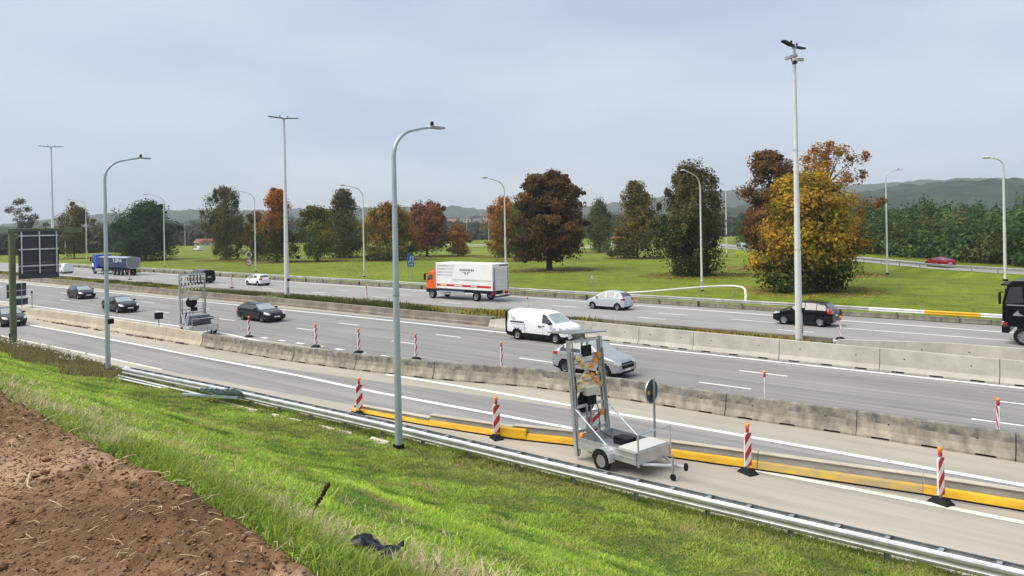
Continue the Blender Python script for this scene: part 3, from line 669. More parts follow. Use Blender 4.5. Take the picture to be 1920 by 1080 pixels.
lamp((-25.7, 106.8, .2), 13.7, 1.6, (.76, .65), 'lamp post by the loop road, right of the yellow maple, arm pointing right', gL, .11, 'led', M_STEELW)
lamp((-70.5, 156.6, .2), 15.0, 2.2, (.76, .65), 'distant lamp post seen between the olive birch and brown chestnut', gL, .12, 'led', M_STEELW)
gD = 'distant lamps beyond the meadow'
for (x, y, H, lab) in [(-255, 85, 11, 'faint distant lamp post just right of the gantry sign'), (-256, 91.6, 16, 'faint distant lamp post left of the brownish tree'), (-274, 132, 11, 'faint distant lamp post between the dark green tree and the grey-olive birch'), (-229, 238, 13, 'faint distant lamp post above the small orange bush'), (-122, 134.5, 10, 'thin pole left of the orange tree beside the big brown chestnut')]:
    lamp((x, y, 0), H, 2.0, Y_1, lab, gD, .09, 'cobra', M_STEELW)

def tall_pole(loc, H, label, cams=False, r0=.26):
    root = empty('tall_lighting_pole', loc); tag(root, label, 'lighting pole', 'tall white poles on the median')
    MB().tube([(0, 0, -.6), (0, 0, H * .33), (0, 0, H * .335), (0, 0, H * .66), (0, 0, H * .665), (0, 0, H)], [r0, r0 * .84, r0 * .80, r0 * .62, r0 * .58, r0 * .42], 12).build('pole', M_STEELW, root)
    MB().cyl((0, 0, H), (0, 0, H + .12), r0 * .6, r0 * .6, 10).build('cap', M_GALV_D, root)
    for s, L in ((-1, 1.5), (1, 1.45)):
        h = MB(); h.prism([(s * .12, -.05), (s * .35, -.17), (s * (L + .15), -.15), (s * (L + .3), 0), (s * (L + .15), .15), (s * .35, .17), (s * .12, .05)], 0, .07)
        o = h.build('lamp_head', M_DARK, root); o.location = (0, 0, H + .06); 
        for v in o.data.vertices: v.co = Vector((v.co.y, v.co.x, v.co.z + abs(v.co.x) * (.02 if s < 0 else .10)))
        MB().lathe([(0.001, 0), (.06, 0), (.06, .12), (0.001, .15)], 8, Matrix.Translation((0, s * .45, H + .24))).build('light_sensor', M_DARK, root)
    MB().box(.20, .34, -.09, .09, 2.2, 2.45).build('cable_box', M_DARK, root)
    MB().box(r0 * .9, r0 * 1.03, -.08, .08, 1.0, 1.55).build('access_door', M_GALV_D, root)
    for z in (.33, .66): MB().cyl((0, 0, H * z), (0, 0, H * z + .07), r0 * (1.02 - .54 * z), n=12).build('joint_ring', M_GALV, root)
    if cams:
        z = H - .82
        MB().cyl((0, 0, z - .1), (0, 0, z + .1), r0 * .58, n=12).build('camera_bracket', M_DARK, root)
        for s in (-1, 1):
            c = MB().tube([(0, s * .1, z), (0, s * .45, z + .05), (0, s * .5, z + .2)], .04, 6).build('camera_arm', M_GALV_D, root)
            MB().box(-.35, .35, s * .5 - .09, s * .5 + .09, z + .17, z + .33, Matrix.Translation((0, 0, z + .25)) @ Matrix.Rotation(R(9 * s), 4, 'Y') @ Matrix.Translation((0, 0, -z - .25))).build('camera', M_GALV_D, c)
    return root
tall_pole((-15.1, 43.1, .0), 17.4, 'tallest-looking white pole with cameras and twin lamp heads, right part', True, .215)
tall_pole((-66.5, 42.5, .0), 18.7, 'tall white pole with twin lamp heads on the planted median, left of centre')
tall_pole((-128.8, 41.2, .0), 20.8, 'tall white pole behind the gantry sign, with red-ringed sign low on it')

# ================================================================ SIGNS
g = empty('gantry', (-56.6, 15.7, 0)); tag(g, 'mossy green cantilever gantry post with arm at the left edge', 'gantry')
MB().cbox(-.17, .17, -.17, .17, -.3, 7.75, .04).build('post', M_GREENP, g)
MB().cbox(-.13, .13, -.25, 4.2, 7.52, 7.84, .03).build('arm', M_GREENP, g)
MB().cbox(-.21, .0, -.21, .21, .35, .95, .02).build('hatch', M_DARK, g)
sp = empty('road_sign', (-56.2, 15.95, 4.5)); tag(sp, 'large dark sign board seen from behind, hung under the gantry arm', 'sign')
for k in range(6): MB().box(-.03, .0, 0, 2.38, .0 + k * .525, .52 + k * .525).build('board', M_SIGNBACK, sp)
for y in (.16, 1.2, 2.22): MB().box(.055, .12, y - .04, y + .04, .35, 3.12).build('upright_bar', M_GALV, sp)
for z in (.85, 1.95, 2.85): MB().box(.0, .055, .02, 2.36, z - .045, z + .045).build('cross_bar', M_GALV, sp)

def post_sign(name, loc, label, posts, parts, group=None):
    root = empty(name, loc); tag(root, label, 'sign', group)
    for (y, h) in posts: MB().cyl((0, y, -.2), (0, y, h), .04, n=8).build('post', M_GALV_D, root)
    for nm, mb, m in parts: mb.build(nm, m, root)
    return root
post_sign('road_sign', (-86.4, 24.75, 0), 'cluster of dark sign boards seen from behind, beside the gantry post', [(0, 2.5)],
    [('board', MB().cbox(-.06, -.02, -1.3, -.62, 1.05, 2.4, .01), M_SIGNBACK), ('board', MB().cbox(-.06, -.02, -.5, .42, 1.2, 2.5, .01), M_SIGNBACK), ('board', MB().cbox(-.06, -.02, -.5, .55, .28, .95, .01), M_SIGNBACK), ('cross_bar', MB().box(.02, .06, -1.3, .42, 1.75, 1.82), M_GALV)])
t = empty('marker_post', (-84.9, 25.2, 0)); tag(t, 'thin grey marker post right of the dark sign cluster', 'post'); MB().cyl((0, 0, 0), (0, 0, 1.7), .05, n=8).build('post', M_GALV_D, t); MB().box(-.03, .05, -.08, .08, 1.5, 1.72).build('reflector', M_DARK, t)
t = empty('warning_light', (-57.6, 25.6, 0)); tag(t, 'small black box light on a short post behind the pale barrier', 'warning light')
MB().cyl((0, 0, 0), (0, 0, .8), .04, n=8).build('post', M_GALV_D, t); MB().cbox(-.12, .12, -.3, .3, .75, 1.25, .03).build('housing', M_DARK, t); MB().cyl((-.13, 0, 1.0), (-.10, 0, 1.0), .16, n=14).build('lens', M_ORANGE, t)
def disc(mb, x, y, z, r, th, n=28): return mb.cyl((x, y, z), (x + th, y, z), r, n=n)
post_sign('round_sign', (-12.6, 22.05, 0), 'black-backed round sign on a thin post beside the near trailer', [(0, 2.25)],
    [('disc', disc(MB(), -.10, -.02, 1.80, .40, .03), mat('sign_back_blue', (.035, .05, .065), .55)), ('rim', MB().lathe([(.385, -.02), (.41, -.02), (.41, .02), (.385, .02), (.385, -.02)], 28, Matrix.Translation((-.085, -.02, 1.80)) @ Matrix.Rotation(math.pi / 2, 4, 'Y')), M_GALV), ('sticker', MB().box(-.069, -.066, -.30, -.18, 1.72, 1.86), M_YELLOW)])
def ring_face(root, x, y, z, r):
    """red ring, white field (facing +x)"""
    disc(MB(), x, y, z, r, .025).build('rim', M_RED, root); disc(MB(), x + .025, y, z, r * .74, .006).build('white_field', M_WHITE, root)
s = post_sign('round_sign', (-120.6, 69.5, 0), 'white diamond sign above red-ringed lorry sign on one post', [(0, 3.4)], [])
MB().prism([(-.72, 3.05), (0, 2.33), (.72, 3.05), (0, 3.77)], .05, .075, 'x').build('diamond', M_WHITE, s)
disc(MB(), .075, 0, 3.05, .42, .008, 20).build('dark_spot', mat('grey_symbol', (.16, .11, .11), .6), s)
ring_face(s, .05, 0, 1.72, .68)
MB().prism([(-.32, 1.58), (.30, 1.58), (.30, 1.66), (-.06, 1.70), (-.18, 1.95), (-.32, 1.95)], .083, .088, 'x').build('lorry_symbol', M_DARK, s)
s = empty('round_sign', (-128.35, 41.25, 0)); tag(s, 'red-ringed round sign fixed low on the leftmost tall pole', 'sign')
ring_face(s, 0, 0, 2.65, .52)
MB().prism([(-.25, 2.55), (.22, 2.55), (.22, 2.63), (-.06, 2.66), (-.14, 2.80), (-.25, 2.80)], .033, .038, 'x').build('lorry_symbol', M_RED, s)
MB().box(-.30, .0, -.05, .05, 2.6, 2.7).build('clamp', M_GALV_D, s)
s = post_sign('blue_sign', (-75.6, 67.4, 0), 'blue lane-change sign board with white arrows in front of the round tree', [(-.35, 2.3), (.35, 2.3)], [])
MB().cbox(.05, .09, -.62, .62, 2.1, 3.65, .015).build('board', M_BLUE, s)
for y in (-.02, .36): MB().box(.091, .097, y - .06, y + .06, 2.62, 3.5).prism([(y - .15, 3.34), (y + .15, 3.34), (y, 3.56)], .0915, .0965, 'x').build('arrow', M_WHITE, s)
MB().prism([(-.5, 2.62), (-.36, 2.62), (-.12, 2.98), (-.26, 2.98)], .091, .097, 'x').build('arrow', M_WHITE, s)
for k in range(4): MB().box(.091, .097, -.4 + k * .22, -.27 + k * .22, 2.26, 2.46).build('lettering', M_WHITE, s)
s = post_sign('marker_sign', (-46.6, 68.3, 0), 'small pale round marker sign alone on the meadow right of the truck', [(0, 1.5)], [])
disc(MB(), .04, 0, 1.52, .22, .03, 16).build('disc', M_WHITE, s); MB().box(.03, .06, -.1, .1, .95, 1.25).build('plate', mat('pale_blue', (.35, .45, .55), .5), s)

# ================================================================ RED-WHITE BEACONS
def clip_stripe(z0, w_=.125, zl=.22, zh=1.2):
    P = [(-w_, z0), (w_, z0 + .30), (w_, z0 + .54), (-w_, z0 + .24)]
    def cut(P, f, z):
        out_ = []
        for a, b in zip(P, P[1:] + P[:1]):
            ia, ib = f(a[1]), f(b[1])
            if ia: out_.append(a)
            if ia != ib: t_ = (z - a[1]) / (b[1] - a[1]); out_.append((a[0] + t_ * (b[0] - a[0]), z))
        return out_
    P = cut(P, lambda z: z >= zl, zl)
    return cut(P, lambda z: z <= zh, zh) if len(P) > 2 else P
def make_beacon():
    root = empty('traffic_beacon')
    base = MB(); base.add([(-.28, -.18, 0), (.28, -.18, 0), (.28, .18, 0), (-.28, .18, 0), (-.25, -.15, .05), (.25, -.15, .05), (.25, .15, .05), (-.25, .15, .05), (-.16, -.1, .14), (.16, -.1, .14), (.16, .1, .14), (-.16, .1, .14)],
        [(3, 2, 1, 0)] + [(i, (i + 1) % 4, 4 + (i + 1) % 4, 4 + i) for i in range(4)] + [(4 + i, 4 + (i + 1) % 4, 8 + (i + 1) % 4, 8 + i) for i in range(4)] + [(8, 9, 10, 11)])
    base.build('foot', M_BLACK, root)
    MB().box(-.025, .025, -.03, .03, .1, 1.28).build('stem', M_GALV_D, root)
    p = MB().cbox(-.028, .028, -.125, .125, .22, 1.2, .012).build('panel', M_WHITE, root)
    for z0 in (-.12, .36, .84):
        poly = clip_stripe(z0)
        if len(poly) > 2:
            MB().prism(poly, .0285, .031, 'x').build('red_stripe', M_RED, p); MB().prism(poly, -.031, -.0285, 'x').build('red_stripe', M_RED, p)
    MB().lathe([(.001, 1.24), (.05, 1.24), (.055, 1.32), (.04, 1.34), (.001, 1.34)], 12).build('lamp_socket', M_RED, root)
    Mx = Matrix.Translation((0, 0, 1.42)) @ Matrix.Rotation(math.pi / 2, 4, 'Y')
    MB().lathe([(.001, -.065), (.04, -.06), (.066, -.04), (.075, 0), (.066, .04), (.04, .06), (.001, .065)], 16, Mx).build('lamp', M_ORANGE, root, smooth=True)
    return root
bc0 = make_beacon(); used = [False]
def beacon(x, y, rz, lab, grp, z=0.0, tilt=0.0):
    o = bc0 if not used[0] else copy_tree(bc0); used[0] = True
    o.location = (x, y, z); o.rotation_euler = (tilt, 0, rz); tag(o, lab, 'traffic beacon', grp); return o
gB = 'red-white beacons along the slip road'
beacon(-24.0, 18.55, R(-28), 'red-white beacon standing behind the guardrail, left of the central lamp post', gB)
beacon(-17.35, 19.35, R(-26), 'red-white beacon at the step of the yellow barrier, right of the central lamp post', gB)
beacon(-13.95, 20.25, R(-26), 'red-white beacon partly hidden behind the near trailer mast', gB)
beacon(-9.0, 21.2, R(-24), 'red-white beacon on black foot right of the near trailer', gB)
beacon(-4.1, 22.0, R(-22), 'rightmost big red-white beacon, at the scuffed end of the yellow foot', gB)
gB2 = 'red-white beacons behind the weathered barrier'
for k, (x, y, lab) in enumerate([(-47.5, 27.3, 'leftmost beacon of the row behind the weathered barrier, by the far trailer'), (-39.8, 27.45, 'second beacon from the left behind the weathered barrier'), (-35.8, 27.7, 'third beacon from the left behind the weathered barrier'), (-31.3, 28.2, 'fourth beacon from the left behind the weathered barrier, right of the central lamp'), (-25.3, 28.7, 'beacon behind the weathered barrier below the white van'), (-11.6, 29.1, 'beacon behind the weathered barrier, right of the grey crossover'), (-3.7, 29.1, 'beacon behind the weathered barrier near the right edge')]):
    beacon(x, y, R(22), lab, gB2)
gB3 = 'beacons along the far carriageway edge'
for (x, y, lab) in [(-120.5, 49.2, 'pale beacon in front of the blue tipper truck'), (-89.2, 49.0, 'pale beacon left of the white hatchback'), (-61.3, 48.6, 'pale beacon on the far lane edge between white hatchback and box truck'), (-39.6, 48.4, 'beacon on the far lane edge right above the white van'), (-14.4, 48.4, 'beacon beside the rear of the black crossover')]:
    beacon(x, y, R(30), lab, gB3, tilt=R(4))

# ================================================================ ARROW TRAILERS
M_ALLOY_M = mat('rim_metal', (.34, .35, .36), .4, metal=.7)
def wheel_mesh(r, w_):
    if ('wm', r, w_) in MATS: return MATS[('wm', r, w_)]
    ty = MB().lathe([(r * .62, -w_ / 2), (r * .9, -w_ / 2), (r, -w_ * .36), (r, w_ * .36), (r * .9, w_ / 2), (r * .62, w_ / 2), (r * .62, -w_ / 2)], 26, ax='y').mesh('tyre', M_TYRE, True)
    rm = MB().lathe([(.001, w_ * .22), (r * .16, w_ * .24), (r * .2, w_ * .12), (r * .45, w_ * .10), (r * .6, w_ * .38), (r * .64, w_ * .42), (r * .64, -w_ * .42), (.001, -w_ * .42)], 26, ax='y')
    for k in range(5):
        a = 2 * math.pi * k / 5; Mx = Matrix.Rotation(a, 4, 'Y')
        rm.box(-r * .09, r * .09, w_ * .12, w_ * .34, r * .1, r * .6, Mx)
    rme = rm.mesh('rim', M_ALLOY_M); MATS[('wm', r, w_)] = (ty, rme); return ty, rme
def wheel(parent, x, y, r, w_, side=-1, rim_m=None, z=None):
    ty, rm = wheel_mesh(r, w_)
    o = bpy.data.objects.new('wheel', ty); COL.objects.link(o); o.parent = parent; o.location = (x, y, r if z is None else z)
    if side < 0: o.rotation_euler.z = math.pi
    q = bpy.data.objects.new('rim', rm); COL.objects.link(q); q.parent = o
    if rim_m is not None:
        q.material_slots[0].link = 'OBJECT'; q.material_slots[0].material = rim_m
    return o
def arrow_trailer(loc, rz, label, near):
    """two-wheeled trailer with a tall light-arrow mast at its tail (local +x is the drawbar end)"""
    root = empty('arrow_trailer', loc, rz); tag(root, label, 'trailer', None)
    L, W_ = 2.35, (1.55 if near else 1.85); H = 3.75 if near else 4.35; ln_ = -.32 if near else -.1
    bed = MB().box(0, L, 0, W_, .42, .47).build('floor', M_GALV_D, root)
    for (x0, x1, y0, y1) in ((0, L, -.03, .0), (0, L, W_, W_ + .03), (-.03, 0, 0, W_), (L, L + .03, 0, W_)):
        b = MB().box(x0, x1, y0, y1, .40, .74)
        if x1 - x0 > 1: b.box(x0, x1, y0 - .012, y1 + .012, .71, .75).box(x0, x1, y0 - .012, y1 + .012, .55, .58)
        else: b.box(x0 - .012, x1 + .012, y0, y1, .71, .75)
        b.build('side_board', M_GALV, root)
    wheel(root, 1.15, -.16, .31, .19, 1); wheel(root, 1.15, W_ + .16, .31, .19, -1)
    for y0, y1 in ((-.27, -.04), (W_ + .04, W_ + .27)):
        pf = [(1.15 + .38 * math.cos(a), .33 + .38 * math.sin(a)) for a in np.linspace(0, math.pi, 11)]
        pf += [(1.15 + .355 * math.cos(a), .33 + .355 * math.sin(a)) for a in np.linspace(math.pi, 0, 11)]
        MB().prism(pf, y0, y1, 'y').build('mudguard', M_GALV, root)
    fr = MB()
    for y in (.25, W_ - .25): fr.tube([(L, y, .38), (3.1, W_ / 2 + (y - W_ / 2) * .15, .42)], .045, 8)
    fr.tube([(3.0, W_ / 2, .42), (3.5, W_ / 2, .46)], .05, 8); fr.build('drawbar', M_GALV, root)
    MB().lathe([(.001, -.1), (.05, -.1), (.07, 0), (.05, .1), (.001, .1)], 10, Matrix.Translation((3.52, W_ / 2, .46))).build('coupling', M_DARK, root)
    jw = MB().tube([(3.15, W_ / 2 - .12, .75), (3.15, W_ / 2 - .12, .2)], .03, 8).build('jockey_leg', M_GALV_D, root)
    MB().lathe([(.001, -.03), (.09, -.03), (.1, 0), (.09, .03), (.001, .03)], 14, Matrix.Translation((3.15, W_ / 2 - .12, .1)), ax='y').build('jockey_wheel', M_TYRE, jw)
    MB().cbox(L - .75, L - .02, .05, W_ - .05, .60, .80, .02).build('tool_box', M_CONC_PALE if not near else mat('pale_grey_lid', (.55, .55, .52), .6), root)
    hr = MB()
    for y in (.02, W_ - .02): hr.tube([(L + .05, y, .35), (L + .05, y, 1.32)], .028, 8)
    hr.tube([(L + .05, .02, 1.30), (L + .05, W_ - .02, 1.30)], .024, 8); hr.build('front_rail', M_GALV, root)
    # mast
    def mx(z): return -.12 + ln_ * z / H
    for y in (.04, W_ - .04):
        MB().add([(mx(0) - .06, y - .055, .12), (mx(0) + .06, y - .055, .12), (mx(0) + .06, y + .055, .12), (mx(0) - .06, y + .055, .12), (mx(H) - .06, y - .055, H), (mx(H) + .06, y - .055, H), (mx(H) + .06, y + .055, H), (mx(H) - .06, y + .055, H)],
            [(3, 2, 1, 0), (4, 5, 6, 7), (0, 1, 5, 4), (1, 2, 6, 5), (2, 3, 7, 6), (3, 0, 4, 7)]).build('mast_upright', M_GALV, root)
        MB().tube([(mx(0) + .12, y, .2), (mx(H) + .12, y, H * .9)], .03, 6).build('guide_tube', M_GALV_D, root)
        MB().tube([(mx(1.6) + .08, y, 1.6), (1.15, y, .72)], .028, 6).build('brace', M_GALV, root)
        yi = y + (.16 if y < W_ / 2 else -.16); MB().tube([(mx(1.3) + .02, yi, 1.3), (mx(H) + .02, yi, H - .1)], .022, 6).build('inner_bar', M_GALV_D, root)
        MB().tube([(mx(2.2) + .16, y, .3), (mx(2.2) + .05, yi, 2.2), (mx(2.6) + .05, yi, 2.6)], .012, 5).build('cable', M_DARK, root)
    for z in ((.35, .85, 1.35, 1.62, 2.12, 3.2, H - .06) if near else (.35, 1.5, 1.75, 2.65, 3.35, H - .06)):
        MB().box(mx(z) - .04, mx(z) + .04, .0, W_, z - .045, z + .045).build('cross_bar', M_GALV, root)
    inner = MB()
    for y in (W_ * .38, W_ * .5): inner.box(mx(.8) - .03, mx(.8) + .03, y - .025, y + .025, .3, 1.62)
    inner.build('inner_bar', M_GALV_D, root)
    zs = 1.95
    d = MB().cyl((mx(zs) - .10, W_ * .47, zs - .25 if near else 2.25), (mx(zs) - .05, W_ * .47, zs - .25 if near else 2.25), .40, n=26).build('round_sign_back', M_DARK, root)
    MB().cbox(mx(zs) - .05, mx(zs) + .18, W_ * .36, W_ * .72, (zs - .02 if near else 2.42), (zs + .26 if near else 2.62), .02).build('control_box', mat('pale_box', (.6, .58, .5), .6), root)
    MB().box(mx(zs) - .02, mx(zs) + .12, W_ * .42, W_ * .66, zs - .34, zs - .06).build('motor', M_DARK, root)
    if near:
        zc, hh = 2.7, .50; yc = W_ / 2
        for s in (-1, 1):
            ar = MB().tube([(mx(zc), yc - s * .52, zc - hh), (mx(zc), yc + s * .52, zc + hh)], .045, 6).build('arrow_arm', mat('worn_yellow_arm', (.45, .42, .32), .6, noise=.3, nscale=6), root)
            for k in (-.95, -.62, -.3, .3, .62, .95):
                MB().lathe([(.001, -.07), (.06, -.06), (.085, 0), (.085, .05), (.001, .06)], 12, Matrix.Translation((mx(zc) + .08, yc + s * .52 * k, zc + hh * k)) @ Matrix.Rotation(math.pi / 2, 4, 'Y')).build('lamp', M_ORANGE if (k > 0) == (s > 0) else mat('amber_pale', (.75, .55, .2), .4), ar)
        MB().tube([(mx(2.1), .08, 2.15), (mx(2.1), W_ - .08, 2.15)], .04, 6).build('arrow_arm', mat('worn_yellow_arm', (.45, .42, .32)), root)
        MB().box(mx(3.3) - .02, mx(3.3) + .05, W_ * .38, W_ * .66, 3.16, 3.52).build('light_box', M_DARK, root)
        for y in (.22, W_ - .22):
            for z in (2.25, 2.55, 2.85, 3.1): MB().lathe([(.001, -.05), (.05, -.045), (.065, 0), (.065, .04), (.001, .05)], 10, Matrix.Translation((mx(z) - .04, y, z)) @ Matrix.Rotation(math.pi / 2, 4, 'Y')).build('lamp', mat('amber_pale', (.75, .55, .2), .4), root)
        for z in (2.35, 2.95): MB().tube([(mx(z) - .03, .06, z), (mx(z) - .03, W_ - .06, z + .03)], .02, 6).build('cross_bar', M_GALV_D, root)
        MB().tube([(mx(2.0) + .1, W_ * .55, 2.0), (mx(1.5) + .22, W_ * .62, 1.5), (.2, W_ * .5, .85), (1.2, W_ * .55, .52), (2.2, W_ * .5, .6)], .016, 6).build('cable', M_DARK, root)
        MB().cbox(.55, 1.15, W_ - .55, W_ - .12, .47, .70, .02).build('battery_box', M_DARK, root)
        for y in (W_ * .42, W_ * .58): MB().box(mx(3.5) - .03, mx(3.5) + .03, y - .03, y + .03, 3.25, H).build('inner_bar', M_GALV, root)
        Mx = Matrix.Translation((mx(H) - .25, W_ / 2, H + .18)) @ Matrix.Rotation(R(-3), 4, 'Y') @ Matrix.Rotation(R(-3), 4, 'X')
        pn = MB().box(-.62, .5, -.82, .82, -.018, .018, Mx).build('solar_panel', mat('solar_glass', (.30, .32, .33), .25, metal=.2), root)
        MB().box(-.1, .1, -.2, .2, -.18, -.02, Mx).build('panel_bracket', M_GALV_D, pn)
        MB().lathe([(.001, -.08), (.09, -.06), (.11, 0), (.09, .06), (.001, .08)], 14, Matrix.Translation((mx(.6) + .2, .12, .78)) @ Matrix.Rotation(math.pi / 2, 4, 'Y')).build('warning_lamp', M_ORANGE, root)
        MB().lathe([(.001, -.08), (.09, -.06), (.11, 0), (.09, .06), (.001, .08)], 14, Matrix.Translation((mx(1.2), W_ - .25, 1.28)) @ Matrix.Rotation(math.pi / 2, 4, 'Y')).build('warning_lamp', M_ORANGE, root)
        MB().box(mx(.9) - .04, mx(.9) - .01, W_ * .55, W_ * .80, .55, 1.25).build('stripe_board', M_WHITE, root)
        for z in (.62, .98): MB().prism([(W_ * .55, z), (W_ * .80, z + .2), (W_ * .80, z + .36), (W_ * .55, z + .16)], mx(.9) - .009, mx(.9) - .005, 'x').build('red_stripe', M_RED, root)
    else:
        for i in range(7):
            for j in range(3):
                y = .2 + i * (W_ - .4) / 6; z = 4.02 - j * .36
                MB().cyl((mx(z) - .03, y, z - .17), (mx(z) - .03, y, z + .17), .05, n=6).build('lamp_arm', M_DARK if j == 1 else mat('pale_lamp', (.7, .66, .5), .4), root)
                MB().lathe([(.001, -.05), (.07, -.04), (.08, .02), (.001, .04)], 8, Matrix.Translation((mx(z) + .04, y, z + .1)) @ Matrix.Rotation(math.pi / 2, 4, 'Y')).build('lamp', M_WHITE, root)
        # folded tarpaulin-like panels stacked on the bed
        MB().add([(.25, .1, .75), (1.2, .1, .75), (1.2, W_ - .1, .75), (.25, W_ - .1, .75), (.75, .2, 1.45), (1.25, .2, 1.42), (1.3, W_ - .2, 1.42), (.8, W_ - .2, 1.45)], [(0, 1, 5, 4), (1, 2, 6, 5), (2, 3, 7, 6), (3, 0, 4, 7), (4, 5, 6, 7)]).build('tarpaulin', mat('grey_blue_sheet', (.22, .24, .29), .5, noise=.2, nscale=3), root)
        MB().add([(.05, .2, .75), (.5, .25, .8), (.35, .3, 1.75)], [(0, 1, 2)]).add([(.05, .24, .75), (.5, .29, .8), (.35, .34, 1.75)], [(2, 1, 0)]).build('folded_flap', M_DARK, root)
        MB().add([(1.35, .1, .82), (2.3, .1, .84), (2.1, W_ - .1, 1.25), (1.4, W_ - .1, 1.3), (1.35, .1, .80), (2.3, .1, .82), (2.1, W_ - .1, 1.22), (1.4, W_ - .1, 1.27)], [(0, 1, 2, 3), (7, 6, 5, 4), (0, 4, 5, 1), (1, 5, 6, 2), (2, 6, 7, 3), (3, 7, 4, 0)]).build('black_cover', M_DARK, root)
    return root
arrow_trailer((-13.65, 19.12, 0), R(-9), 'near grey trailer with leaning light mast and solar panel beside the guardrail', True)
arrow_trailer((-53.0, 25.1, 0), R(-8), 'farther trailer with tall lamp-grid mast and tarpaulin load behind the pale barrier', False)

# ================================================================ LOOSE THINGS ON THE BANK
bun = empty('steel_post_bundle', (-29.2, 15.72, .38), R(22)); tag(bun, 'bundle of grey steel profiles leaning on the guardrail', 'steel profiles')
for k in range(7):
    Mx = Matrix.Translation((-.75 + k * .24, 0, 0)) @ Matrix.Rotation(R(-24 + random.uniform(-3, 3)), 4, 'X') @ Matrix.Rotation(R(random.uniform(-9, 9)), 4, 'Z')
    MB().box(-.06, .06, -.85, .75, .32, .36, Mx).box(-.06, -.045, -.85, .75, .24, .32, Mx).build('profile', M_POLE, bun)
MB().box(-1.9, .9, -.5, -.38, .22, .30).build('cross_profile', M_POLE, bun)
for k, (a, b, lab) in enumerate([((-38.6, 15.15), (-31.2, 15.62), 'long spare rail lying on the ground left of the profile bundle'), ((-38.2, 14.85), (-33.5, 15.25), 'shorter spare rail lying lowest beside the left end of the guardrail')]):
    d = Vector((b[0] - a[0], b[1] - a[1], 0)); o = empty('loose_rail', (*a, .36), math.atan2(d.y, d.x)); tag(o, lab, 'rail', 'spare rails lying beside the guardrail')
    MB().sweep([(-.07, 0), (.07, 0), (.07, .02), (.03, .05), (-.03, .05), (-.07, .02)], [(0, 0, .03), (d.length, 0, .0)]).build('rail_section', M_GALV, o)
gut = empty('gutter', (-33.5, 15.1, .16)); gut['kind'] = 'structure'
for k in range(15):
    x = k * 0.95
    if k in (7, 10, 13, 15): continue
    y = .20 + k * .045
    MB().sweep([(-.2, 0), (.2, 0), (.2, .10), (.1, .06), (-.1, .06), (-.2, .10)], [(x, y, .06 + random.uniform(-.02, .02)), (x + .9, y + .01, .06)]).build('slab', M_CONC_PALE, gut)
# crumpled black plastic
n = 30; uu, vv = np.meshgrid(np.linspace(0, 1, n), np.linspace(0, 1, 14)); px = (uu - .5) * .62; py = (vv - .5) * .26 * (1 - .35 * np.abs(uu - .5)); pz = .035 + .16 * np.sin(vv * math.pi) ** .6 * (.35 + .9 * np.abs(fbm(uu * 4, vv * 2.2, 3))) + .05 * np.sin(uu * 7)
ii = np.arange(n * 14).reshape(14, n); F = np.stack([ii[:-1, :-1], ii[:-1, 1:], ii[1:, 1:], ii[1:, :-1]], -1).reshape(-1, 4)
o = nmesh('plastic_sheet', np.stack([px, py, pz], -1).reshape(-1, 3), F, mat('black_plastic', (.006, .007, .009), .3, spec=.3), smooth=True); o.location = (-3.74, 3.00, float(emb(-3.74, 3.00)) + .035); o.rotation_euler = (R(-8), R(10), R(36)); o.scale = (.52, .72, .50); tag(o, 'crumpled black plastic lying in the grass near the bottom edge', 'plastic')

